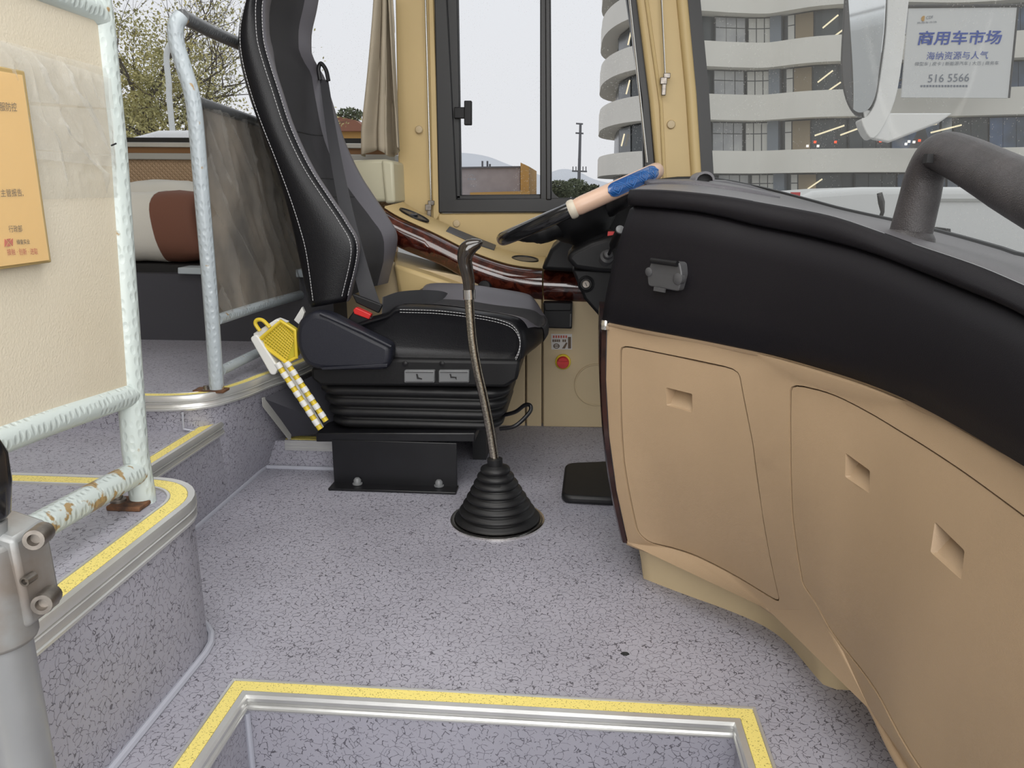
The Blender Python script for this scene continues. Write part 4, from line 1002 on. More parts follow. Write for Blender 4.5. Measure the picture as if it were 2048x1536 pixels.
mb = MB(); lap = smooth_path([PY(765, 612, 1.90), PY(800, 600, 2.0), PY(850, 596, 2.12), PY(890, 600, 2.2), PY(905, 615, 2.28)], 5); mb.ribbon(lap, [V((.0, .008, .022))]*len(lap), .0012); mb.build('lap_belt', 'belt', seat, smooth=True)
mb = MB(); mb.box(PY(806, 592, 2.25), (.04, .02, .02)); mb.build('belt_anchor', 'black_plastic', seat, bevel=.003)

# ================================================================== GEAR LEVER
gp0 = PZ(995, 1040, 0)
gear = thing('gear_lever', gp0, 'tall bent steel gear lever rising from a ribbed black rubber boot', 'gear lever')
top_b = PY(990, 925, gp0.y-.01)
mb = MB(); mb.lathe(gp0, (0, 0, 1), [(.112, 0), (.112, .004), (.106, .006), (.098, .004), (.098, 0)], 48); mb.build('base_ring', 'chrome', gear, smooth=True)
NRB = 8; prof = []; hz = top_b.z
for k in range(NRB):
    r1 = .100-(.100-.026)*(k/NRB)**.92; r2 = .100-(.100-.026)*((k+1)/NRB)**.92; z1 = .004+(hz-.01)*(k/NRB); dz = (hz-.01)/NRB
    prof += [(r1*.93, z1), (r1, z1+dz*.18), (r1*1.01, z1+dz*.42), (r1*.97, z1+dz*.62), (r2*.95, z1+dz*.80)]
prof += [(.018, hz-.006), (.018, hz+.010), (.013, hz+.012)]
mb = MB(); n = 40; rings = []
for r_, z in prof:
    c = gp0+(V((top_b.x, top_b.y, 0))-V((gp0.x, gp0.y, 0)))*(z/hz)**1.2; rings.append([V((c.x+r_*math.cos(2*math.pi*j/n), c.y+r_*math.sin(2*math.pi*j/n), z)) for j in range(n)])
mb.loft(rings); mb.build('boot', 'rubber', gear, smooth=True, angle=60)
yl = top_b.y
mb = MB(); mb.tube(smooth_path([PY(991, 932, yl), PY(980, 860, yl), PY(966, 790, yl), PY(955, 742, yl), PY(946, 690, yl), PY(941, 640, yl), PY(938, 592, yl)], 6), .0104, 18); mb.build('lever_rod', 'rod', gear, smooth=True)
mb = MB(); mb.tube([PY(939, 598, yl), PY(938, 579, yl)], .0135, 20); mb.build('ferrule', 'chrome', gear, smooth=True)
kp = [(938, 580, .0120), (937, 560, .0135), (933, 540, .0150), (930, 525, .0155), (930, 512, .0170), (934, 500, .0190), (942, 493, .0175), (952, 489, .0130), (961, 487, .0085), (965, 488, .003)]
mb = MB(); rings = []; K = [PY(x, y, yl) for x, y, r_ in kp]; mb.tube(smooth_path(K, 3), [kp[min(i//3, 9)][2]*(1-(i % 3)/3)+kp[min(i//3+1, 9)][2]*((i % 3)/3) for i in range(28)], 20); mb.build('knob', 'knob_wood', gear, smooth=True, angle=80)

# pedal mat
mb = MB(); A_ = rounded([PZ(1122, 1008, .0), PZ(1240, 1014, .0), PZ(1240, 935, .0), PZ(1130, 940, .0)], .03, 5); mb.prism([p+V((0, 0, .001)) for p in A_], (0, 0, .022)); pm = mb.build('pedal_block', 'rubber', loc=PZ(1180, 975, 0), bevel=.008, seg=3); tag(pm, 'low black rubber foot rest block on floor beside the dashboard end', 'foot rest')
mb = MB(); p = PZ(1250, 1309, .0); mb.add([p+V((math.cos(a)*.007*(1+.4*math.sin(3*a)), math.sin(a)*.004, .0)) for a in [2*math.pi*i/10 for i in range(10)]]+[p+V((math.cos(a)*.005, math.sin(a)*.002, .004)) for a in [2*math.pi*i/10 for i in range(10)]], [tuple(range(10, 20))]+[(i, (i+1) % 10, (i+1) % 10+10, i+10) for i in range(10)]); db = mb.build('debris_crumb', 'dirt_black', loc=p); tag(db, 'tiny black crumb of dirt lying on the open grey floor', 'debris')

# ================================================================== FOREGROUND PARTITION
XP = -.69
part = thing('partition', PZ(285, 1005, P1Z), 'cream partition panel in pale hammered tube frame, standing in the left foreground', 'partition')
rt = .0195
pole_t = PX(190, -40, XP); pole_b = PZ(287, 1003, P1Z)
mb = MB(); mb.tube([pole_b, PX(270, 900, XP), PX(262, 790, XP), PX(228, 300, XP), PX(200, 30, XP), PX(185, -60, XP)], [rt*1.02, rt, rt, rt*.95, rt*.95, rt*.95], 24); mb.build('upright_tube', 'pole_paint', part, smooth=True)
mb = MB(); mb.tube([PX(266, 787, XP), PX(100, 842, XP), PX(-300, 990, XP)], .0185, 22); mb.build('middle_rail', 'pole_paint', part, smooth=True)
mb = MB(); mb.tube([PX(272, 945, XP), PX(180, 996, XP), PX(40, 1074, XP)], .0195, 22); mb.build('lower_rail', 'pole_rusty', part, smooth=True)
mb = MB(); mb.tube([PX(205, 45, XP), PX(180, 16, XP), PX(80, -22, XP), PX(-200, -130, XP)], .0185, 22); mb.build('top_rail', 'pole_paint', part, smooth=True)
pan = [PX(-300, -150, XP), PX(205, 30, XP), PX(262, 785, XP), PX(-300, 985, XP)]
mb = MB(); mb.prism([p+V((-.006, 0, 0)) for p in pan], (.012, 0, 0)); pn = mb.build('panel', 'panel_cream', part)
# wrinkled film over the panel
def sheet(name, m, px, x, nx, nz, amp, fs, parent, seed=0, ridge=False):
    bl, br, tr, tl = [PX(a, b, x) for a, b in px]; mb = MB(); vs = []
    for i in range(nx+1):
        for j in range(nz+1):
            u, q = i/nx, j/nz; p = (bl*(1-u)+br*u)*(1-q)+(tl*(1-u)+tr*u)*q
            e = min(1, min(u, 1-u, q, 1-q)*8)
            nn = noise.noise(V((p.y*fs+seed, p.z*fs*.45+p.y*fs*.4, seed))); nn = 1-abs(nn)*2.2 if ridge else nn
            d_ = noise.noise(V((p.y*5+seed, p.z*5, 3.1)))
            n2 = 1-abs(noise.noise(V((p.y*fs*1.7+p.z*20, p.z*fs*.9, seed+4))))*3 if ridge else 0
            vs.append(p+V((.002+amp*(max(0, nn)**2+.35*max(0, n2))*e*(max(0, d_+.35)), 0, 0)))
    mb.add(vs, [(i*(nz+1)+j, (i+1)*(nz+1)+j, (i+1)*(nz+1)+j+1, i*(nz+1)+j+1) for i in range(nx) for j in range(nz)])
    return mb.build(name, m, parent, smooth='all', fix=False)
sheet('clear_film', 'film_clear', [(20, 400), (232, 395), (222, 140), (-40, 70)], XP+.008, 190, 150, .022, 26, part, 3.3, True)
for k, (ya, yb, yc_, yd) in enumerate(((70, 138, 205, 196), (205, 200, 300, 290), (295, 290, 318, 312))):
    sheet('tape_strip', 'tape', [(20, yc_-5), (228, yd+22), (222, yb+20), (-40, ya)], XP+.012+k*.001, 30, 8, .002, 30, part, k)
mb = MB(); mb.tube([PX(223, 291, XP+.03), PX(232, 287, XP+.03)], .0012, 6); mb.build('cable_tie_end', 'black_plastic', part)
mb = MB(); q = PZ(262, 1012, P1Z); mb.box(q+V((.0, 0, .004)), (.055, .045, .008)); mb.build('foot_plate', 'rust', part, bevel=.002)
mb = MB(); q = PZ(238, 1012, P1Z); mb.lathe(q+V((0, 0, .006)), (0, 0, 1), [(.012, 0), (.012, .006), (.0075, .008), (.0075, .020), (.004, .021), (0, .018)], 14); mb.build('foot_bolt', 'bolt', part, smooth=True)
# notice board
nb = thing('notice_board', PX(60, 540, XP+.02), 'gold coloured notice board with Chinese lettering, fixed to the cream partition', 'notice board')
XN = XP+.020
bp = [(-60, 120), (50, 142), (104, 525), (-60, 548)]
mb = MB(); mb.prism([PX(a, b, XN) for a, b in bp], (-.010, 0, 0)); bd = mb.build('board', 'board_edge', nb, bevel=.002)
mb = MB(); mb.prism([PX(a, b, XN+.001) for a, b in ((-60, 132), (43, 150), (97, 520), (-60, 541))], (.001, 0, 0)); mb.build('face_sheet', 'board_gold', nb)
def ntext(s, x0, y0, x1, y1, m='ink_dark', sk=-6, bold=0.0):
    return text_mesh(s, [PX(x0+2, y1+sk*.5, XN+.0025), PX(x1+2, y1, XN+.0025), PX(x1, y0, XN+.0025), PX(x0, y0+sk*.5, XN+.0025)], V((.0003, 0, 0)), m, 'lettering', nb, bold)
ntext('服防控', -2, 205, 32, 223, sk=-2)
ntext('主管报告,', 0, 377, 45, 393, sk=3)
ntext('行政部', 16, 450, 43, 464, sk=2)
ntext('绿皇实业', 32, 478, 58, 488, sk=2, bold=.01)
ntext('接触 · 创新 · 进取', 13, 496, 74, 509, 'ink_red', sk=3)
mb = MB()
for tri in ([(9, 478), (16, 484), (9, 494)], [(25, 477), (18, 484), (25, 492)], [(13, 478), (21, 477), (17, 483)], [(13, 493), (21, 492), (17, 486)]):
    mb.prism([PX(a, b, XN+.0025) for a, b in tri], (.0006, 0, 0))
mb.build('emblem', 'ink_red', nb)
sheet('cover_film', 'board_cover', [(-60, 540), (97, 520), (43, 150), (-60, 132)], XN+.003, 20, 30, .003, 12, nb, 8)

# door post with cast clamp in the corner of the frame
DP = PY(12, 1330, .52)
dp = thing('door_post', (DP.x-.01, DP.y, -.2), 'grey painted door post with bolted cast clamp and black grip, bottom left', 'post')
mb = MB(); c0 = PY(-2, 1270, .52); mb.tube([V((c0.x, c0.y, -.45)), V((c0.x, c0.y, c0.z))], .0235, 28); mb.build('post_tube', 'post_paint', dp, smooth=True)
mb = MB(); mb.tube([V((c0.x, c0.y, c0.z-.005)), V((c0.x, c0.y, c0.z+.04)), V((c0.x, c0.y, c0.z+.085))], [.029, .029, .026], 28)
mb.prism([V((c0.x+a, c0.y-.005+b, c0.z+z)) for a, b, z in ((.0, 0, .0), (.034, 0, .012), (.032, 0, .09), (.0, 0, .10))], (0, .04, 0)); cl = mb.build('cast_clamp', 'grey_cast', dp, bevel=.004)
for x, y in ((70, 1078), (86, 1207)):
    p = PY(x, y, .515); ax = V((.35, -1, .15)).normalized()
    mb = MB(); mb.lathe(p+ax*-.02, ax, [(.0085, 0), (.0085, .022), (.0080, .0235), (.0048, .0235), (.0044, .017), (0, .017)], 20); mb.build('socket_bolt', 'bolt', cl, smooth=True, angle=40)
p = PY(50, 1163, .514); mb = MB(); mb.lathe(p, (0, -1, 0), [(.004, -.01), (.004, .001), (.0025, .001), (.002, -.002), (0, -.002)], 14); mb.build('rivet', 'bolt', cl, smooth=True)
g0, g1 = PY(-14, 1040, .52), PY(-18, 880, .52)
mb = MB(); mb.tube([g0, g0.lerp(g1, .1), g0.lerp(g1, .5), g0.lerp(g1, .85), g1], [.008, .0125, .0135, .011, .006], 20); mb.build('grip', 'black_gloss', dp, smooth=True)
mb = MB(); mb.tube([PY(-14, 1100, .52), g0], .010, 16); mb.build('grip_stem', 'grey_cast', dp, smooth=True)

# ================================================================== REAR HANDRAIL FRAME
hrx = PZ(434, 782, P3Z)
hr = thing('handrail', hrx, 'bluish hammered steel handrail frame with plastic wrapped panel, behind the driver seat', 'handrail')
XH = hrx.x
YH = hrx.y
XR = XH-.012
up_ = smooth_path([hrx, PY(425, 650, YH), PY(415, 520, YH), PY(403, 380, YH), PY(393, 260, YH), PY(384, 190, YH), PY(366, 130, YH), PY(353, 85, YH), PY(352, 50, YH), PY(364, 33, YH+.01)], 5)
mb = MB(); mb.tube(up_, .0165, 20); mb.build('upright_tube', 'pole_blue', hr, smooth=True)
mb = MB(); mb.tube([up_[-1], PX(420, 62, XR), PX(560, 124, XR)], .0150, 18); mb.build('top_rail', 'rail_dark', hr, smooth=True)
mb = MB(); mb.tube([PX(394, 203, XR), PX(450, 222, XR), PX(575, 264, XR)], .0125, 18); mb.build('upper_rail', 'rail_dark', hr, smooth=True)
mb = MB(); mb.tube([PX(434, 639, XR), PX(520, 612, XR), PX(620, 584, XR)], .0135, 18); mb.build('middle_rail', 'pole_blue', hr, smooth=True)
mb = MB(); mb.tube([PX(442, 741, XR), PX(520, 703, XR), PX(600, 668, XR)], .0125, 18); mb.build('lower_rail', 'pole_blue', hr, smooth=True)
q = [PX(398, 212, XR), PX(570, 268, XR), PX(620, 578, XR), PX(436, 630, XR)]
mb = MB(); mb.prism(q, (-.010, 0, 0)); wp = mb.build('panel', 'wrapped_panel', hr)
mb = MB(); nx, nz = 90, 60; vs = []; nq = (q[1]-q[0]).cross(q[3]-q[0]).normalized(); nq = V((1, 0, 0))
for i in range(nx+1):
    for j in range(nz+1):
        u, s = i/nx, j/nz; p = (q[3]*(1-u)+q[2]*u)*(1-s)+(q[0]*(1-u)+q[1]*u)*s
        a = noise.noise(V((u*7+s*3.2, s*1.6-u, 1.7))); a = max(0, 1-abs(a)*5)+.35*max(0, 1-abs(noise.noise(V((u*13+s*7, s*3, 7.7))))*5)
        vs.append(p+nq*(.004+.016*a))
mb.add(vs, [(i*(nz+1)+j, (i+1)*(nz+1)+j, (i+1)*(nz+1)+j+1, i*(nz+1)+j+1) for i in range(nx) for j in range(nz)]); mb.build('plastic_wrap', 'film_dark', wp, smooth='all', fix=False)
mb = MB(); mb.box(hrx+V((-.012, -.004, .003)), (.075, .035, .006)); mb.build('foot_plate', 'rust', hr, bevel=.001)
mb = MB(); mb.lathe(PZ(413, 784, P3Z), (0, 0, 1), [(.010, 0), (.010, .005), (.006, .007), (.006, .016), (0, .017)], 12); mb.build('foot_bolt', 'bolt', hr, smooth=True)

# ================================================================== BUNK, BEDDING, CURTAIN, BOX
bk_ = thing('bunk', (-1.4, 2.5, P3Z), 'low bunk on a dark base beneath the rear side window', 'bunk')
YBF = 2.27
zb = PY(330, 548, YBF).z
mb = MB(); mb.box((-1.65, YBF+.28, (P3Z+zb)/2), (1.8, .56, zb-P3Z)); mb.build('base', 'bed_base', bk_)
mb = MB(); mb.prism(pq([(355, 535), (640, 540), (640, 556), (355, 548)], YBF-.02), (0, .25, 0)); mb.build('bed_rail', 'pole_blue', bk_, bevel=.003)
mb = MB(); mb.box((-1.65, YBF+.30, zb+.012), (1.8, .50, .024)); mb.build('mattress_board', 'black_matte', bk_)
def pillow(name, c, d, m, parent=None, e=2.6, wr=.008, rot=0, n=36, k=20, seed=0):
    mb = MB(); rings = []
    for j in range(k+1):
        b = -math.pi/2+math.pi*j/k; rg = []
        for i in range(n):
            a = 2*math.pi*i/n; f_ = lambda x, p_: math.copysign(abs(x)**(2/p_), x)
            p = V((f_(math.cos(b), e)*f_(math.cos(a), 3.2)*d[0], f_(math.cos(b), e)*f_(math.sin(a), 3.2)*d[1], f_(math.sin(b), 2.1)*d[2]))
            p += p.normalized()*wr*noise.noise(p*14+V((seed, 0, 0))) if p.length > 0 else V((0, 0, 0))
            rg.append(V(c)+Matrix.Rotation(rot, 3, 'Z') @ p)
        rings.append(rg)
    mb.loft(rings); return mb.build(name, m, parent, smooth='all', loc=None if parent else (c[0], c[1], c[2]-d[2]))
pc = PY(330, 440, 2.68)
o = pillow('pillow', (pc.x, 2.685, zb+.16), (.24, .135, .135), 'linen', e=2.4, seed=2); tag(o, 'off-white pillow lying at the wall side of the bunk', 'pillow')
qa = PY(262, 470, 2.42)
def quilt_roll():
    r_ = thing('folded_quilt', (PY(320, 530, 2.40).x, 2.42, zb+.02), 'folded white quilt with a wide brown band on the bunk', 'quilt')
    mb = MB(); x0, x1, x2, x3 = [PY(x, 480, 2.31).x for x in (215, 309, 372, 388)]
    def sec(x, s=1.0, tw=0):
        out = []
        for i in range(28):
            a = 2*math.pi*i/28; f_ = lambda v_, p_: math.copysign(abs(v_)**(2/p_), v_)
            out.append(V((x+.01*math.sin(a*2), 2.42+f_(math.cos(a), 3)*.11*s, zb+.025+.115+f_(math.sin(a), 2.6)*.112*s+.006*noise.noise(V((x*9, a, 0))))))
        return out
    mb.loft([sec(x0-.06, .9), sec(x0), sec(x0*.5+x1*.5, .98), sec(x1-.004, 1.0)]); mb.build('white_section', 'linen', r_, smooth=True, angle=70)
    mb = MB(); mb.loft([sec(x1-.004, .985), sec(x1*.6+x2*.4, 1.01), sec(x2, .985), sec(x2+.02, .93), sec(x3, .8)]); mb.build('brown_band', 'linen_brown', r_, smooth=True, angle=70)
quilt_roll()
# wall box behind seat
wb = thing('wall_box', PY(750, 408, 2.70), 'cream plastic box on the wall under the beige curtain', 'wall box')
mb = MB(); mb.prism(pq([(700, 320), (777, 318), (784, 404), (700, 404)], 2.60), (0, .2, 0)); mb.build('box_body', 'cream_box', wb, bevel=.012, seg=3)
mb = MB(); mb.prism(pq([(762, 319), (786, 322), (790, 406), (770, 408)], 2.585), (0, .2, 0)); mb.build('end_cap', 'cream_box', wb, bevel=.01, seg=3)
cu_ = MB(); nx, nz = 70, 30; vs = []
for j in range(nz+1):
    s = j/nz; y = -40+s*(305+40); xl_, xr_ = 748+(716-748)*min(1, s*1.15)**1.3, 782+(806-782)*s
    for i in range(nx+1):
        u = i/nx; p = PY(xl_+(xr_-xl_)*u, y+(8*math.sin(u*11) if s > .97 else 0), 2.62)
        amp = .035*(.5+.6*s); vs.append(p+V((.006*math.sin(u*23), amp*math.sin(u*17+s*.8)+.012*math.sin(u*41+s*2), 0)))
cu_.add(vs, [(j*(nx+1)+i, j*(nx+1)+i+1, (j+1)*(nx+1)+i+1, (j+1)*(nx+1)+i) for j in range(nz) for i in range(nx)])
o = cu_.build('curtain', 'curtain', smooth='all', loc=PY(760, 300, 2.62), fix=False); md = o.modifiers.new('solid', 'SOLIDIFY'); md.thickness = .003
tag(o, 'beige gathered curtain hanging beside the driver window pillar', 'curtain')
# curtain rods
def rod(name, a, b, clip, lab, y):
    r_ = thing(name, PY(*clip, y), lab, 'curtain rod', 'thin vertical curtain rods')
    mb = MB(); mb.tube([PY(*a, y), PY(*b, y)], .0035, 8); mb.build('rod', 'chrome', r_, smooth=True)
    p = PY(*clip, y); mb = MB(); mb.box(p, (.022, .016, .022)); mb.box(p+V((.010, 0, .016)), (.022, .012, .016)); mb.box(p+V((.002, 0, -.025)), (.014, .012, .04)); mb.build('bracket', 'bolt', r_, bevel=.002)
rod('curtain_rod', (850, -20), (862, 412), (857, 415), 'thin vertical curtain rod on the pillar beside the driver window', YW-.03)
rod('curtain_rod', (1322, -20), (1330, 150), (1327, 162), 'thin vertical rod with metal bracket on the front corner pillar', YA-.03)

# ---- folded yellow and white gear behind the seat
yg = thing('folding_gear', PY(640, 856, 1.82), 'yellow and white plastic folding rack leaning behind the driver seat', 'rack')
YQ = 1.82
mb = MB(); mb.prism(pq([(518, 682), (562, 643), (589, 661), (593, 714), (573, 724)], YQ), (0, .03, 0)); bs = mb.build('basket', 'yellow_mesh', yg, bevel=.004)
mb = MB()
A4 = [V(p) for p in ((518, 682), (562, 643), (591, 672), (573, 724))]
for i in range(11):
    t = (i+.5)/11; a, b = A4[0].lerp(A4[1], t), A4[3].lerp(A4[2], t); mb.tube([PY(a.x, a.y, YQ-.003), PY(b.x, b.y, YQ-.003)], .0013, 5)
    a, b = A4[0].lerp(A4[3], t), A4[1].lerp(A4[2], t); mb.tube([PY(a.x, a.y, YQ-.003), PY(b.x, b.y, YQ-.003)], .0013, 5)
mb.build('basket_mesh', 'yellow_plastic', bs)
mb = MB(); mb.tube([PY(x, y, YQ-.004) for x, y in ((516, 683), (572, 725), (593, 715), (590, 661), (562, 642), (517, 681))], .005, 8); mb.build('basket_rim', 'yellow_plastic', bs, smooth=True)
mb = MB(); mb.tube(smooth_path([PY(520, 662, YQ), PY(511, 648, YQ), PY(514, 640, YQ), PY(526, 641, YQ), PY(540, 655, YQ)], 5), .005, 8); mb.build('loop_handle', 'yellow_plastic', yg, smooth=True)
mb = MB(); mb.prism(rounded(pq([(499, 676), (512, 668), (556, 735), (550, 750), (541, 750)], YQ-.012), .008, 3), (0, .03, 0)); mb.build('side_frame', 'white_plastic', yg, bevel=.003)
mb = MB(); mb.prism(pq([(505, 668), (552, 638), (572, 646), (516, 684)], YQ+.006), (0, .03, 0)); mb.build('top_frame', 'white_plastic', yg, bevel=.003)
for (xa, ya, xb, yb_) in ((554, 726, 641, 858), (573, 724, 652, 842)):
    A0, B0 = V((xa, ya)), V((xb, yb_)); n = 7
    for k in range(n):
        s0_, s1_ = A0.lerp(B0, k/n), A0.lerp(B0, (k+.55)/n)
        mb = MB(); mb.tube([PY(s0_.x, s0_.y, YQ-.006), PY(s1_.x, s1_.y, YQ-.006)], .0088, 10); mb.build('white_link', 'white_plastic', yg, smooth=True)
    mb = MB(); mb.tube([PY(A0.x, A0.y, YQ-.004), PY(B0.x, B0.y, YQ-.004)], .0078, 10); mb.build('yellow_bar', 'yellow_plastic', yg, smooth=True)
mb = MB(); mb.tube([PY(566, 722, YQ+.01), PY(643, 856, YQ+.01)], .007, 8); mb.build('centre_bar', 'white_plastic', yg, smooth=True)
# dark flap with pale edge
fl_ = thing('flap_board', PY(578, 875, 1.955), 'dark board with pale metal edging leaning on the step behind the seat', 'board')
q = [PY(528, 797, 1.80), PY(640, 745, 1.965), PY(690, 860, 1.965), PY(581, 874, 1.94)]; mb = MB(); mb.hexa(q, [p+V((.004, .010, 0)) for p in q]); mb.build('board', 'bed_base', fl_)
q = [PY(523, 795, 1.79), PY(579, 861, 1.925), PY(577, 881, 1.925), PY(524, 813, 1.79)]; mb = MB(); mb.hexa(q, [p+V((.004, .010, 0)) for p in q]); mb.build('edge_trim', 'grey_trim', fl_, bevel=.002)

# ================================================================== OUTSIDE
GZ = -1.5
mb = MB(); mb.box((0, 300, GZ-.05), (1600, 900, .1)); struct(mb.build('ground', 'asphalt'))
# own exterior mirror
mr = thing('exterior_mirror', PY(1725, 225, 3.15), 'tall white exterior mirror hanging outside the windshield corner', 'mirror')
ym = 3.15
outl = [(1690, -40), (1684, 60), (1681, 130), (1686, 180), (1698, 215), (1716, 231), (1736, 225), (1752, 195), (1760, 140), (1770, 60), (1776, -40)]
P_ = smooth_path([PY(x, y, ym) for x, y in outl], 4)
mb = MB(); mb.prism(P_, (.04, .10, 0)); mb.build('housing', 'grey_plastic', mr, bevel=.008)
ctr = sum(P_, V((0, 0, 0)))/len(P_)
nm = V((-.84, -.50, -.13)).normalized()
def onpl(p, k=0):
    d = (ctr+(p-ctr)*.93)-CP; c_ = ctr+nm*.03; return CP+d*((c_-CP).dot(nm)/d.dot(nm))
mb = MB(); mb.prism([onpl(p) for p in P_], nm*-.003); mb.build('mirror_glass', 'mirror', mr)
mb = MB(); A_ = smooth_path([PY(x, y, ym-.04) for x, y in ((1776, -40), (1772, 60), (1762, 140), (1752, 200), (1735, 232), (1722, 240), (1740, 276), (1762, 262), (1790, 200), (1806, 110), (1822, -40))], 3); mb.prism(A_, (.02, .12, 0)); mb.build('white_shell', 'white_paint', mr, bevel=.01)
mb = MB(); A_ = [PY(x, y, ym-.02) for x, y in ((1724, 218), (1775, 226), (1905, 226), (1880, 244), (1778, 284), (1742, 277))]; mb.prism(A_, (.02, .06, 0)); mb.build('bracket', 'white_paint', mr, bevel=.006)  # mirror bracket; its right arm is a windshield reflection shaped as a solid
# vehicles and a tree down the left side of the bus, the ones the mirror looks back at
wb2 = thing('parked_bus', (-9, 3.6, GZ), 'white bus parked behind, seen only reflected in the exterior mirror', 'bus')
mb = MB(); mb.box((-11, 5.2, .0), (6, 2.2, 2.6)); mb.build('body', 'white_paint', wb2, bevel=.15, seg=3)
mb = MB(); mb.box((-11, 4.09, .45), (5.2, .03, .8)); mb.build('side_window', 'facade_dark', wb2)
# wiper end pieces
wpr = thing('wiper', PY(1760, 425, 1.9), 'short black wiper nozzle seen through the windshield bottom', 'wiper')
mb = MB(); c = PY(1758, 445, 2.35); mb.tube([c, PY(1765, 424, 2.35), PY(1763, 405, 2.35), PY(1759, 386, 2.35)], [.006, .006, .010, .008], 8); mb.build('nozzle', 'black_gloss', wpr, smooth=True)
mb = MB(); mb.tube([PY(1850, 464, 2.0), PY(1872, 460, 1.98), PY(1895, 462, 1.95), PY(1895, 478, 1.95)], .008, 8); mb.build('linkage', 'black_plastic', wpr, smooth=True)
# white van in front
vn = thing('white_van', (6, 9.0, GZ), 'white van parked just beyond the windshield', 'van')
Yv = 9.0
zt = PY(1800, 374, Yv).z; xl_ = PY(1545, 380, Yv).x
prf = [(xl_, GZ+.4), (xl_-.02, .2), (xl_+.10, zt-.25), (xl_+.45, zt-.04), (xl_+1.0, zt), (xl_+7.5, zt), (xl_+7.8, zt-.3), (xl_+7.9, GZ+.4)]
mb = MB(); mb.prism([V((a, Yv, b)) for a, b in prf], (0, 2.1, 0)); mb.build('body', 'white_paint', vn, bevel=.08, seg=4)
mb = MB(); mb.box((xl_+4.5, Yv-.01, PY(1800, 400, Yv).z), (6, .03, .03)); mb.build('body_rib', 'grey_trim', vn)
mb = MB(); mb.box((xl_+.25, Yv-.02, PY(1590, 389, Yv).z), (.10, .04, .05)); mb.build('tail_lamp', 'red', vn)
for x in (1.2, 6.3): mb = MB(); mb.lathe((xl_+x, Yv+.1, GZ+.36), (0, -1, 0), [(.36, 0), (.36, .2), (.2, .22), (0, .22)], 24); mb.build('wheel', 'rubber', vn, smooth=True)

# building with wavy bands
YBd = 46.0
bld = thing('office_building', PY(1500, 420, YBd), 'pale office building with wavy concrete bands and rounded end, beyond the windshield', 'building')
fac = smooth_path([PY(x, 300, d_) for x, d_ in ((1340, 66), (1235, 60), (1224, 54), (1242, 49.5), (1290, 46.5), (1360, 45.8), (1440, 46.5), (1520, 46.8), (1620, 45.2), (1740, 44.8), (1880, 45.2), (2060, 44.4), (2300, 44), (2700, 43))], 6)
fac = [V((p.x, p.y, 0)) for p in fac]
def fachit(px, py, off): return plan_hit(px, py, offset_plan(fac, off))
zs = [PY(1500, y, 46).z for y in (352, 300, 243, 190, 137, 85, 30, -25, -80)]
# bands: (352..300) white low? -> levels: white bands between these y values
bands = [(347, 302), (241, 190), (136, 86), (28, -22), (-78, -130)]
H_ = lambda y: PY(1500, y, 46).z
fo = offset_plan(fac, -.9); fi = offset_plan(fac, .5)
for y0, y1 in bands:
    z0_, z1_ = H_(y0), H_(y1); mb = MB()
    mb.loft([[V((b.x, b.y, z0_)), V((a.x, a.y, z0_)), V((a.x, a.y, z1_)), V((b.x, b.y, z1_))] for a, b in zip(fo, fi)]); mb.build('concrete_band', 'facade', bld, smooth=True, angle=50)
mb = MB(); fd = offset_plan(fac, .25); mb.loft([[V((a.x, a.y, GZ)), V((a.x, a.y, H_(-130)))] for a in fd], closed=False); mb.build('glazing', 'facade_dark', bld, smooth='all')
fg = offset_plan(fac, .05)
rows = [(302, 241, 0), (190, 136, 1), (86, 28, 2), (-22, -78, 3), (395, 347, 4)]
def facquad(xa, xb, ya, yb, off):
    out = []
    for x, y in ((xa, ya), (xb, ya), (xb, yb), (xa, yb)):
        h = plan_hit(x, y, offset_plan(fac, off)); out.append(V((h.x, h.y, H_(y)))) if h else out.append(None)
    return out
def facbox(xa, xb, ya, yb, off, th, name, m, parent):
    q = facquad(xa, xb, ya, yb, off)
    if None in q: return None
    t = (q[1]-q[0]).normalized(); nn = V((t.y, -t.x, 0)); mb = MB(); mb.prism(q, -nn*th); return mb.build(name, m, parent)
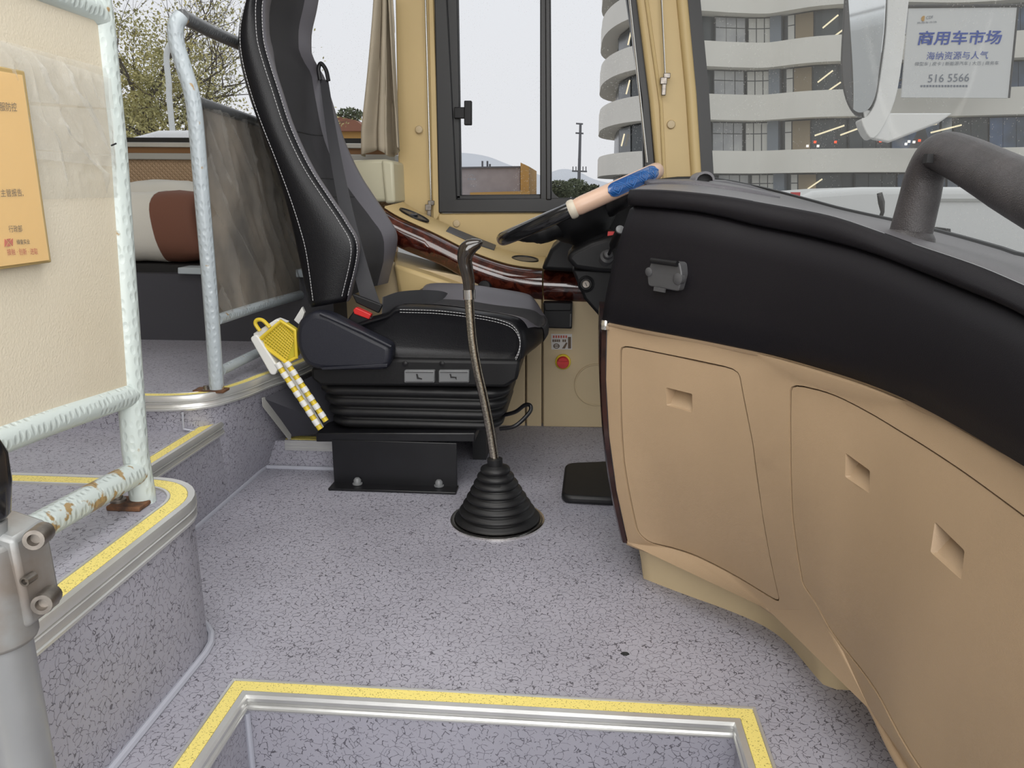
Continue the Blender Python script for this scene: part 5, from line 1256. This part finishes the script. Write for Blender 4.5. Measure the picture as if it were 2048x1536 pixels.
for y0, y1, k in rows:
    ya, yb = y0-1, y1+3; sh = k*5-3
    # columns
    for xa, xb in ((1536, 1558), (1885, 1905)): facbox(xa+sh*.6, xb+sh*.6, y0, y1, -.1, .4, 'column', 'facade_column', bld)
    for (xa, xb, mm) in ((1428, 1448, 'pane'), (1449, 1468, 'pane'), (1470, 1486, 'pane'), (1494, 1508, 'pane_bright'), (1510, 1524, 'pane_bright'), (1526, 1536, 'pane_bright'), (1572, 1584, 'pane_bright'), (1586, 1622, 'room_tan'), (1625, 1672, 'facade_dark'), (1700, 1780, 'facade_dark'), (1785, 1880, 'facade_blue'), (1910, 1975, 'facade_dark'), (1980, 2060, 'facade_blue')):
        xa += sh*.6; xb += sh*.6
        wf = facbox(xa-1.5, xb+1.5, ya+1, yb-1, .02, .08, 'window', 'window_frame', bld)
        if wf is None: continue
        w_ = xb-xa
        if w_ < 40 and 'pane' in mm:
            sp = yb+(ya-yb)*.38
            facbox(xa, xb, ya, sp+1, -.03, .06, 'pane', mm, wf); facbox(xa, xb, sp-1, yb, -.03, .06, 'pane', mm, wf)
        else:
            n = max(1, int(w_/26))
            for i in range(n): facbox(xa+w_*i/n+.5, xa+w_*(i+1)/n-.5, ya, yb, -.03, .06, 'pane', mm, wf)
    # tower end windows
    for xa, xb, mm in ((1205, 1214, 'facade_column'), (1216, 1236, 'facade_blue'), (1238, 1262, 'facade_dark'), (1264, 1290, 'facade_dark')):
        wf = facbox(xa, xb, ya, yb, .02, .08, 'window', 'window_frame', bld)
        if wf: facbox(xa+1, xb-1, ya-1, yb+1, -.03, .06, 'pane', mm, wf)
    # ceiling tube lights behind the glass
    for (xa, ta, xb, tb) in ((1632, .35, 1660, .75), (1654, .02, 1678, .32), (1252, .3, 1258, .8)) if k != 0 else ((1636, .45, 1694, .75), (1688, .45, 1740, .75), (1810, .55, 1880, .80), (1870, .52, 1930, .75), (1246, .3, 1251, .7)):
        a = plan_hit(xa, 200, offset_plan(fac, -.12)); b = plan_hit(xb, 200, offset_plan(fac, -.12))
        if a and b:
            za_, zb_ = H_(y0+(y1-y0)*ta), H_(y0+(y1-y0)*tb); mb = MB(); mb.tube([V((a.x, a.y, za_)), V((b.x, b.y, zb_))], .045, 6); mb.build('tube_light', 'tube_light', bld)
for x, y, mm in ((1615, 292, 'glow_white'), (1630, 284, 'glow_red'), (1636, 292, 'glow_white'), (1671, 284, 'glow_red'), (1761, 282, 'glow_red'), (1812, 288, 'glow_white'), (1818, 283, 'glow_white'), (1828, 284, 'glow_white'), (1839, 281, 'glow_red')):
    h = fachit(x, y, -.14); mb = MB(); mb.box(h, (.13, .05, .13)); mb.build('glow_dot', mm, bld)  # small red and white glowing dots just in front of the panes
# banner sign
sg = thing('banner_sign', PY(1915, 195, 41), 'white market banner with large blue Chinese characters hung beyond the windshield', 'sign')
Ys = 41.0
cor = [PY(1803, 195, Ys), PY(2016, 196, Ys), PY(2034, 15, Ys), PY(1818, 16, Ys)]
mb = MB(); mb.prism(cor, (0, .12, 0)); mb.build('board', 'white_paint', sg)
mb = MB(); mb.tube([PY(1816, 13, Ys), PY(2046, 11, Ys)], .08, 8); mb.tube([PY(2036, 16, Ys), PY(2018, 196, Ys)], .05, 8); mb.build('frame', 'grey_plastic', sg)
mb = MB()
for x, y in ((1830, 60), (2000, 60), (1830, 150), (2000, 150)): mb.tube([PY(x, y, Ys+.1), PY(x, y, Ys+.1)+V((0, 5.5, 0))], .05, 6)
mb.build('support', 'grey_plastic', sg)
def stext(s, x0, y0, x1, y1, m, bold=0, sk=3): return text_mesh(s, [PY(x0-sk, y1, Ys), PY(x1-sk, y1-2, Ys), PY(x1+sk, y0-2, Ys), PY(x0+sk, y0, Ys)], (0, -.03, 0), m, 'lettering', sg, bold)
stext('商用车市场', 1836, 62, 2003, 91, 'ink_blue', .02)
stext('海纳资源与人气', 1853, 104, 1976, 120, 'ink_blue', 0, 1)
stext('微型车 | 皮卡 | 新能源汽车 | 大巴 | 商务车', 1829, 124, 1997, 133, 'ink_grey', 0, 1)
stext('516 5566', 1856, 149, 1938, 165, 'ink_grey', 0, 1)
mb = MB(); [mb.prism([PY(1841+6*k, 174, Ys-.02), PY(1845+6*k, 174, Ys-.02), PY(1845+6*k, 170, Ys-.02), PY(1841+6*k, 170, Ys-.02)], (0, .01, 0)) for k in range(16)]; mb.build('fine_print', 'ink_grey', sg)['kind'] = 'stuff'
stext('CDF', 1852, 33, 1866, 39, 'ink_grey', 0, 0)
stext('商用车市场', 1834, 44, 1873, 48, 'ink_grey', 0, 0)
mb = MB(); c = PY(1847, 37, Ys-.03); mb.prism([c+V((math.cos(a)*.1, 0, math.sin(a)*.12)) for a in [R(60+i*24) for i in range(11)]], (0, .02, 0)); mb.build('emblem', 'orange_wall', sg)

# utility pylon
pyl = thing('utility_pylon', PY(1160, 400, 90), 'thin utility pylon with crossarms between the building and mullion', 'pylon')
mb = MB(); mb.tube([PY(1156, 430, 90), PY(1161, 247, 90)], [.22, .14], 8); mb.build('mast', 'pylon', pyl)
for y, w_ in ((247, 7), (266, 8), (318, 3), (342, 15)):
    mb = MB(); mb.tube([PY(1159-w_, y, 90), PY(1159+w_, y+1, 90)], .09, 6); mb.build('crossarm', 'pylon', pyl)
mb = MB()
for x in (1146, 1152, 1166, 1172): mb.tube([PY(x, 342, 90), PY(x, 333, 90)], .06, 5)
mb.build('insulators', 'pylon', pyl)
# brick building, shed
fb = thing('brick_building', PY(990, 395, 60), 'low grey brick building with an orange end wall, through the driver window', 'building')
mb = MB(); mb.prism(pq([(905, 336), (1040, 334), (1040, 430), (905, 430)], 60), (0, 12, 0)); mb.build('wall', 'brick_far', fb)
mb = MB(); mb.prism(pq([(1041, 325), (1058, 333), (1058, 430), (1041, 430)], 59.5), (0, 11, 0)); mb.build('end_wall', 'orange_wall', fb)
mb = MB(); mb.prism(pq([(940, 385), (1060, 382), (1060, 432), (940, 432)], 57), (0, 2, 0)); mb.build('annex', 'orange_wall', fb)
mb = MB(); mb.prism(pq([(905, 334), (1042, 332), (1042, 335), (905, 337)], 59.8), (0, 12, 0)); mb.build('roof_edge', 'pylon', fb)
mb = MB()
for x, y in ((965, 322), (975, 322), (980, 328)): mb.tube([PY(x, 336, 61), PY(x, y, 61)], .08, 5)
mb.build('roof_posts', 'pylon', fb)

yg_ = YG+.011
mb = MB(); mb.tube([PY(937+i*1.6, 353-4*math.sin(math.pi*i/7), yg_) for i in range(8)], .0008, 5)
for k in range(4): mb.prism(pq([(935.5+k*4.5, 360), (938+k*4.5, 360), (938+k*4.5, 356.5), (935.5+k*4.5, 356.5)], yg_), (0, .0008, 0))
for y in (370.5, 373.5): mb.tube([PY(935, y, yg_), PY(952, y, yg_)], .0006, 4)
mb.build('glass_mark', 'ink_grey', win)['kind'] = 'stuff'
# hills
def hill(name, px, y, lab, m):
    P_ = smooth_path([PY(a, b, y) for a, b in px], 5); mb = MB()
    mb.loft([[V((p.x, p.y-60, GZ)), V((p.x, p.y-25, GZ+(p.z-GZ)*.7)), p, V((p.x, p.y+60, GZ))] for p in P_], closed=False); o = mb.build(name, m, smooth='all', fix=False, loc=(P_[0].x, y, GZ)); tag(o, lab, 'hill', 'distant hills')
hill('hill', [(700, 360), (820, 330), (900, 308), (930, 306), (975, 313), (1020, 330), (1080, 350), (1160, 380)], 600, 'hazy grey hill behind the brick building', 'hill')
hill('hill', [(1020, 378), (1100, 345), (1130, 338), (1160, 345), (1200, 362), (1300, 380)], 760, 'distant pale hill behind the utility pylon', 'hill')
# trees
def leaf_cloud(c, rad, n, size, name, m, parent, flat=.8, seed=0):
    rnd = random.Random(seed); mb = MB()
    for _ in range(n):
        while True:
            d_ = V((rnd.uniform(-1, 1), rnd.uniform(-1, 1), rnd.uniform(-1, 1)))
            if d_.length < 1 and rnd.random() < .4+.6*d_.length: break
        p = V(c)+V((d_.x*rad[0], d_.y*rad[1], d_.z*rad[2])); a = V((rnd.gauss(0, 1), rnd.gauss(0, 1), rnd.gauss(0, 1))).normalized(); b = a.orthogonal().normalized(); s_ = size*rnd.uniform(.6, 1.3)
        mb.add([p-a*s_, p+b*s_*.4, p+a*s_, p-b*s_*.4], [(0, 1, 2, 3)])
    o = mb.build(name, m, parent, fix=False); o['kind'] = 'stuff'; return o
def crown_tree(c, rad, lab, seed, m='leaf_far', n=1500, size=.25):
    t = thing('tree', (c.x, c.y, GZ), lab, 'tree', 'trees and bushes outside the bus windows')
    mb = MB(); mb.tube([V((c.x, c.y, GZ)), V((c.x, c.y, c.z))], .15, 8); mb.build('trunk', 'bark', t)
    leaf_cloud(c, rad, n, size, 'foliage', m, t, seed=seed)
crown_tree(PY(1118, 382, 70), (1.3, 1.5, .95), 'round bush tree left of the pylon foot', 1, n=1600, size=.16)
crown_tree(PY(1150, 380, 76), (1.5, 1.5, 1.1), 'bushy tree right at the pylon foot', 2, n=1600, size=.16)
crown_tree(PY(1182, 388, 64), (1.1, 1.2, .8), 'small tree at the foot of the office building', 3, n=1300, size=.16)
# big yellow-green tree, left
bt_ = thing('tree', (PY(290, 300, 11).x, 11, GZ), 'yellow-green tree with thin spreading branches outside the rear window', 'tree', 'trees and bushes outside the bus windows')
def branch(mb, p, d, L, r_, depth, rnd, tips):
    q = [p]; dd = d.normalized()
    for k in range(4):
        dd = (dd+V((rnd.gauss(0, .12), rnd.gauss(0, .12), rnd.gauss(0, .08)+.02))).normalized(); q.append(q[-1]+dd*L/4)
    mb.tube(q, [r_*(1-.13*k) for k in range(5)], 5 if depth > 1 else 3, caps=False)
    if depth <= 2: tips.extend(q[2:])
    if depth:
        for k in range(rnd.choice((3, 4))):
            i = rnd.choice((2, 3, 4)); nd = (dd+V((rnd.gauss(0, .55), rnd.gauss(0, .55), rnd.gauss(.05, .4)))).normalized()
            branch(mb, q[i], nd, L*rnd.uniform(.6, .8), r_*.5, depth-1, rnd, tips)
rnd = random.Random(11); mb = MB(); tips = []
p0 = V((PY(310, 300, 11).x, 11, GZ)); p1 = PY(296, 190, 11)
mb.tube([p0, p0.lerp(p1, .5), p1], [.09, .07, .05], 8)
for a in range(16):
    th = R(a*29+10); d_ = V((math.cos(th), .5*math.sin(th), rnd.uniform(.05, .9))); branch(mb, p0.lerp(p1, rnd.uniform(.72, 1)), d_, 1.25, .022, 3, rnd, tips)
mb.build('branches', 'bark', bt_)
mb = MB()
cen = PY(300, 190, 11)
for t_ in tips:
    dens_ = 7 if (t_-cen).length < 1.25 else 2
    if t_.z < GZ+1.6: continue
    for _ in range(dens_):
        if rnd.random() < .25: continue
        p = t_+V((rnd.gauss(0, .10), rnd.gauss(0, .10), rnd.gauss(0, .08))); a = V((rnd.gauss(0, 1), rnd.gauss(0, 1), rnd.gauss(0, 1))).normalized(); b = a.orthogonal().normalized(); s_ = rnd.uniform(.015, .032)
        mb.add([p-a*s_, p+b*s_*.5, p+a*s_, p-b*s_*.5], [(0, 1, 2, 3)])
rq = random.Random(5)
for _ in range(16000):
    a_, b_2, c_2 = rq.gauss(0, .52), rq.gauss(0, .4), rq.gauss(0, .40)
    p = cen+V((a_+.05, b_2, c_2-.02)); p += V((.10, 0, .10))*noise.noise(p*2.2)*2
    if noise.noise(p*3.1) < -.12: continue
    a = V((rq.gauss(0, 1), rq.gauss(0, 1), rq.gauss(0, 1))).normalized(); b = a.orthogonal().normalized(); s_ = rq.uniform(.015, .030)
    mb.add([p-a*s_, p+b*s_*.5, p+a*s_, p-b*s_*.5], [(0, 1, 2, 3)])
o = mb.build('foliage', 'leaf', bt_, fix=False); o['kind'] = 'stuff'
print('tips', len(tips), 'leaf faces', len(o.data.polygons))
crown_tree(PY(235, 250, 34), (1.6, 1.5, 1.2), 'low shrub tree behind the white roof outside rear window', 5, 'leaf', 1500, .14)
# lamp post
lp = thing('lamp_post', (PY(343, 262, 8).x, 8, GZ), 'white street lamp post with bent top outside the rear window', 'lamp post')
mb = MB(); mb.tube(smooth_path([V((PY(347, 262, 8).x, 8, GZ)), PY(345, 262, 8), PY(338, 170, 8), PY(333, 120, 8), PY(336, 97, 8), PY(345, 84, 8)], 5), .030, 12); mb.build('post', 'lamp_post', lp, smooth=True)
mb = MB(); mb.box(PY(352, 82, 8), (.15, .06, .03)); mb.build('lamp_head', 'lamp_post', lp, bevel=.01)
# white van roof, left
v2 = thing('white_van', (PY(310, 290, 6).x, 6, GZ), 'white rounded vehicle roof seen at the bottom of the rear window', 'van')
zt = PY(310, 260, 6).z; xa, xb = PY(238, 270, 6).x, PY(470, 270, 6).x
mb = MB(); prf = [(xa-.3, GZ+.3), (xa-.1, zt-.5), (xa, zt-.07), (xa+.3, zt), (xb-.3, zt), (xb, zt-.1), (xb+.1, zt-.6), (xb+.2, GZ+.3)]
mb.prism([V((a, 6, b)) for a, b in prf], (0, 1.5, 0)); mb.build('body', 'white_paint', v2, bevel=.06, seg=3)
for x in (.4, 1.2): mb = MB(); mb.lathe((xa+x, 6.1, GZ+.3), (0, -1, 0), [(.3, 0), (.3, .2), (.15, .22), (0, .22)], 20); mb.build('wheel', 'rubber', v2, smooth=True)
# roofs behind seat at right
rh = thing('red_roof_house', PY(700, 290, 40), 'orange walled house with a red roof seen beside the curtain', 'house')
mb = MB(); mb.prism(pq([(660, 258), (735, 258), (735, 330), (660, 330)], 40), (0, 6, 0)); mb.build('wall', 'orange_wall', rh)
mb = MB(); mb.prism(pq([(650, 262), (672, 232), (710, 240), (740, 262)], 39.6), (0, 7, 0)); mb.build('roof', 'roof_red', rh)
crown_tree(V((-20, 9, 2.2)), (2.5, 2, 1.6), 'yellowing tree behind the parked bus, seen only in the exterior mirror', 9, 'leaf', 2500, .12)
crown_tree(PY(700, 232, 44), (.8, .8, .45), 'small green treetop above the red roof', 6, 'leaf_far', 500, .12)

for o in bpy.data.objects:
    if '_o' in o.keys(): del o['_o']
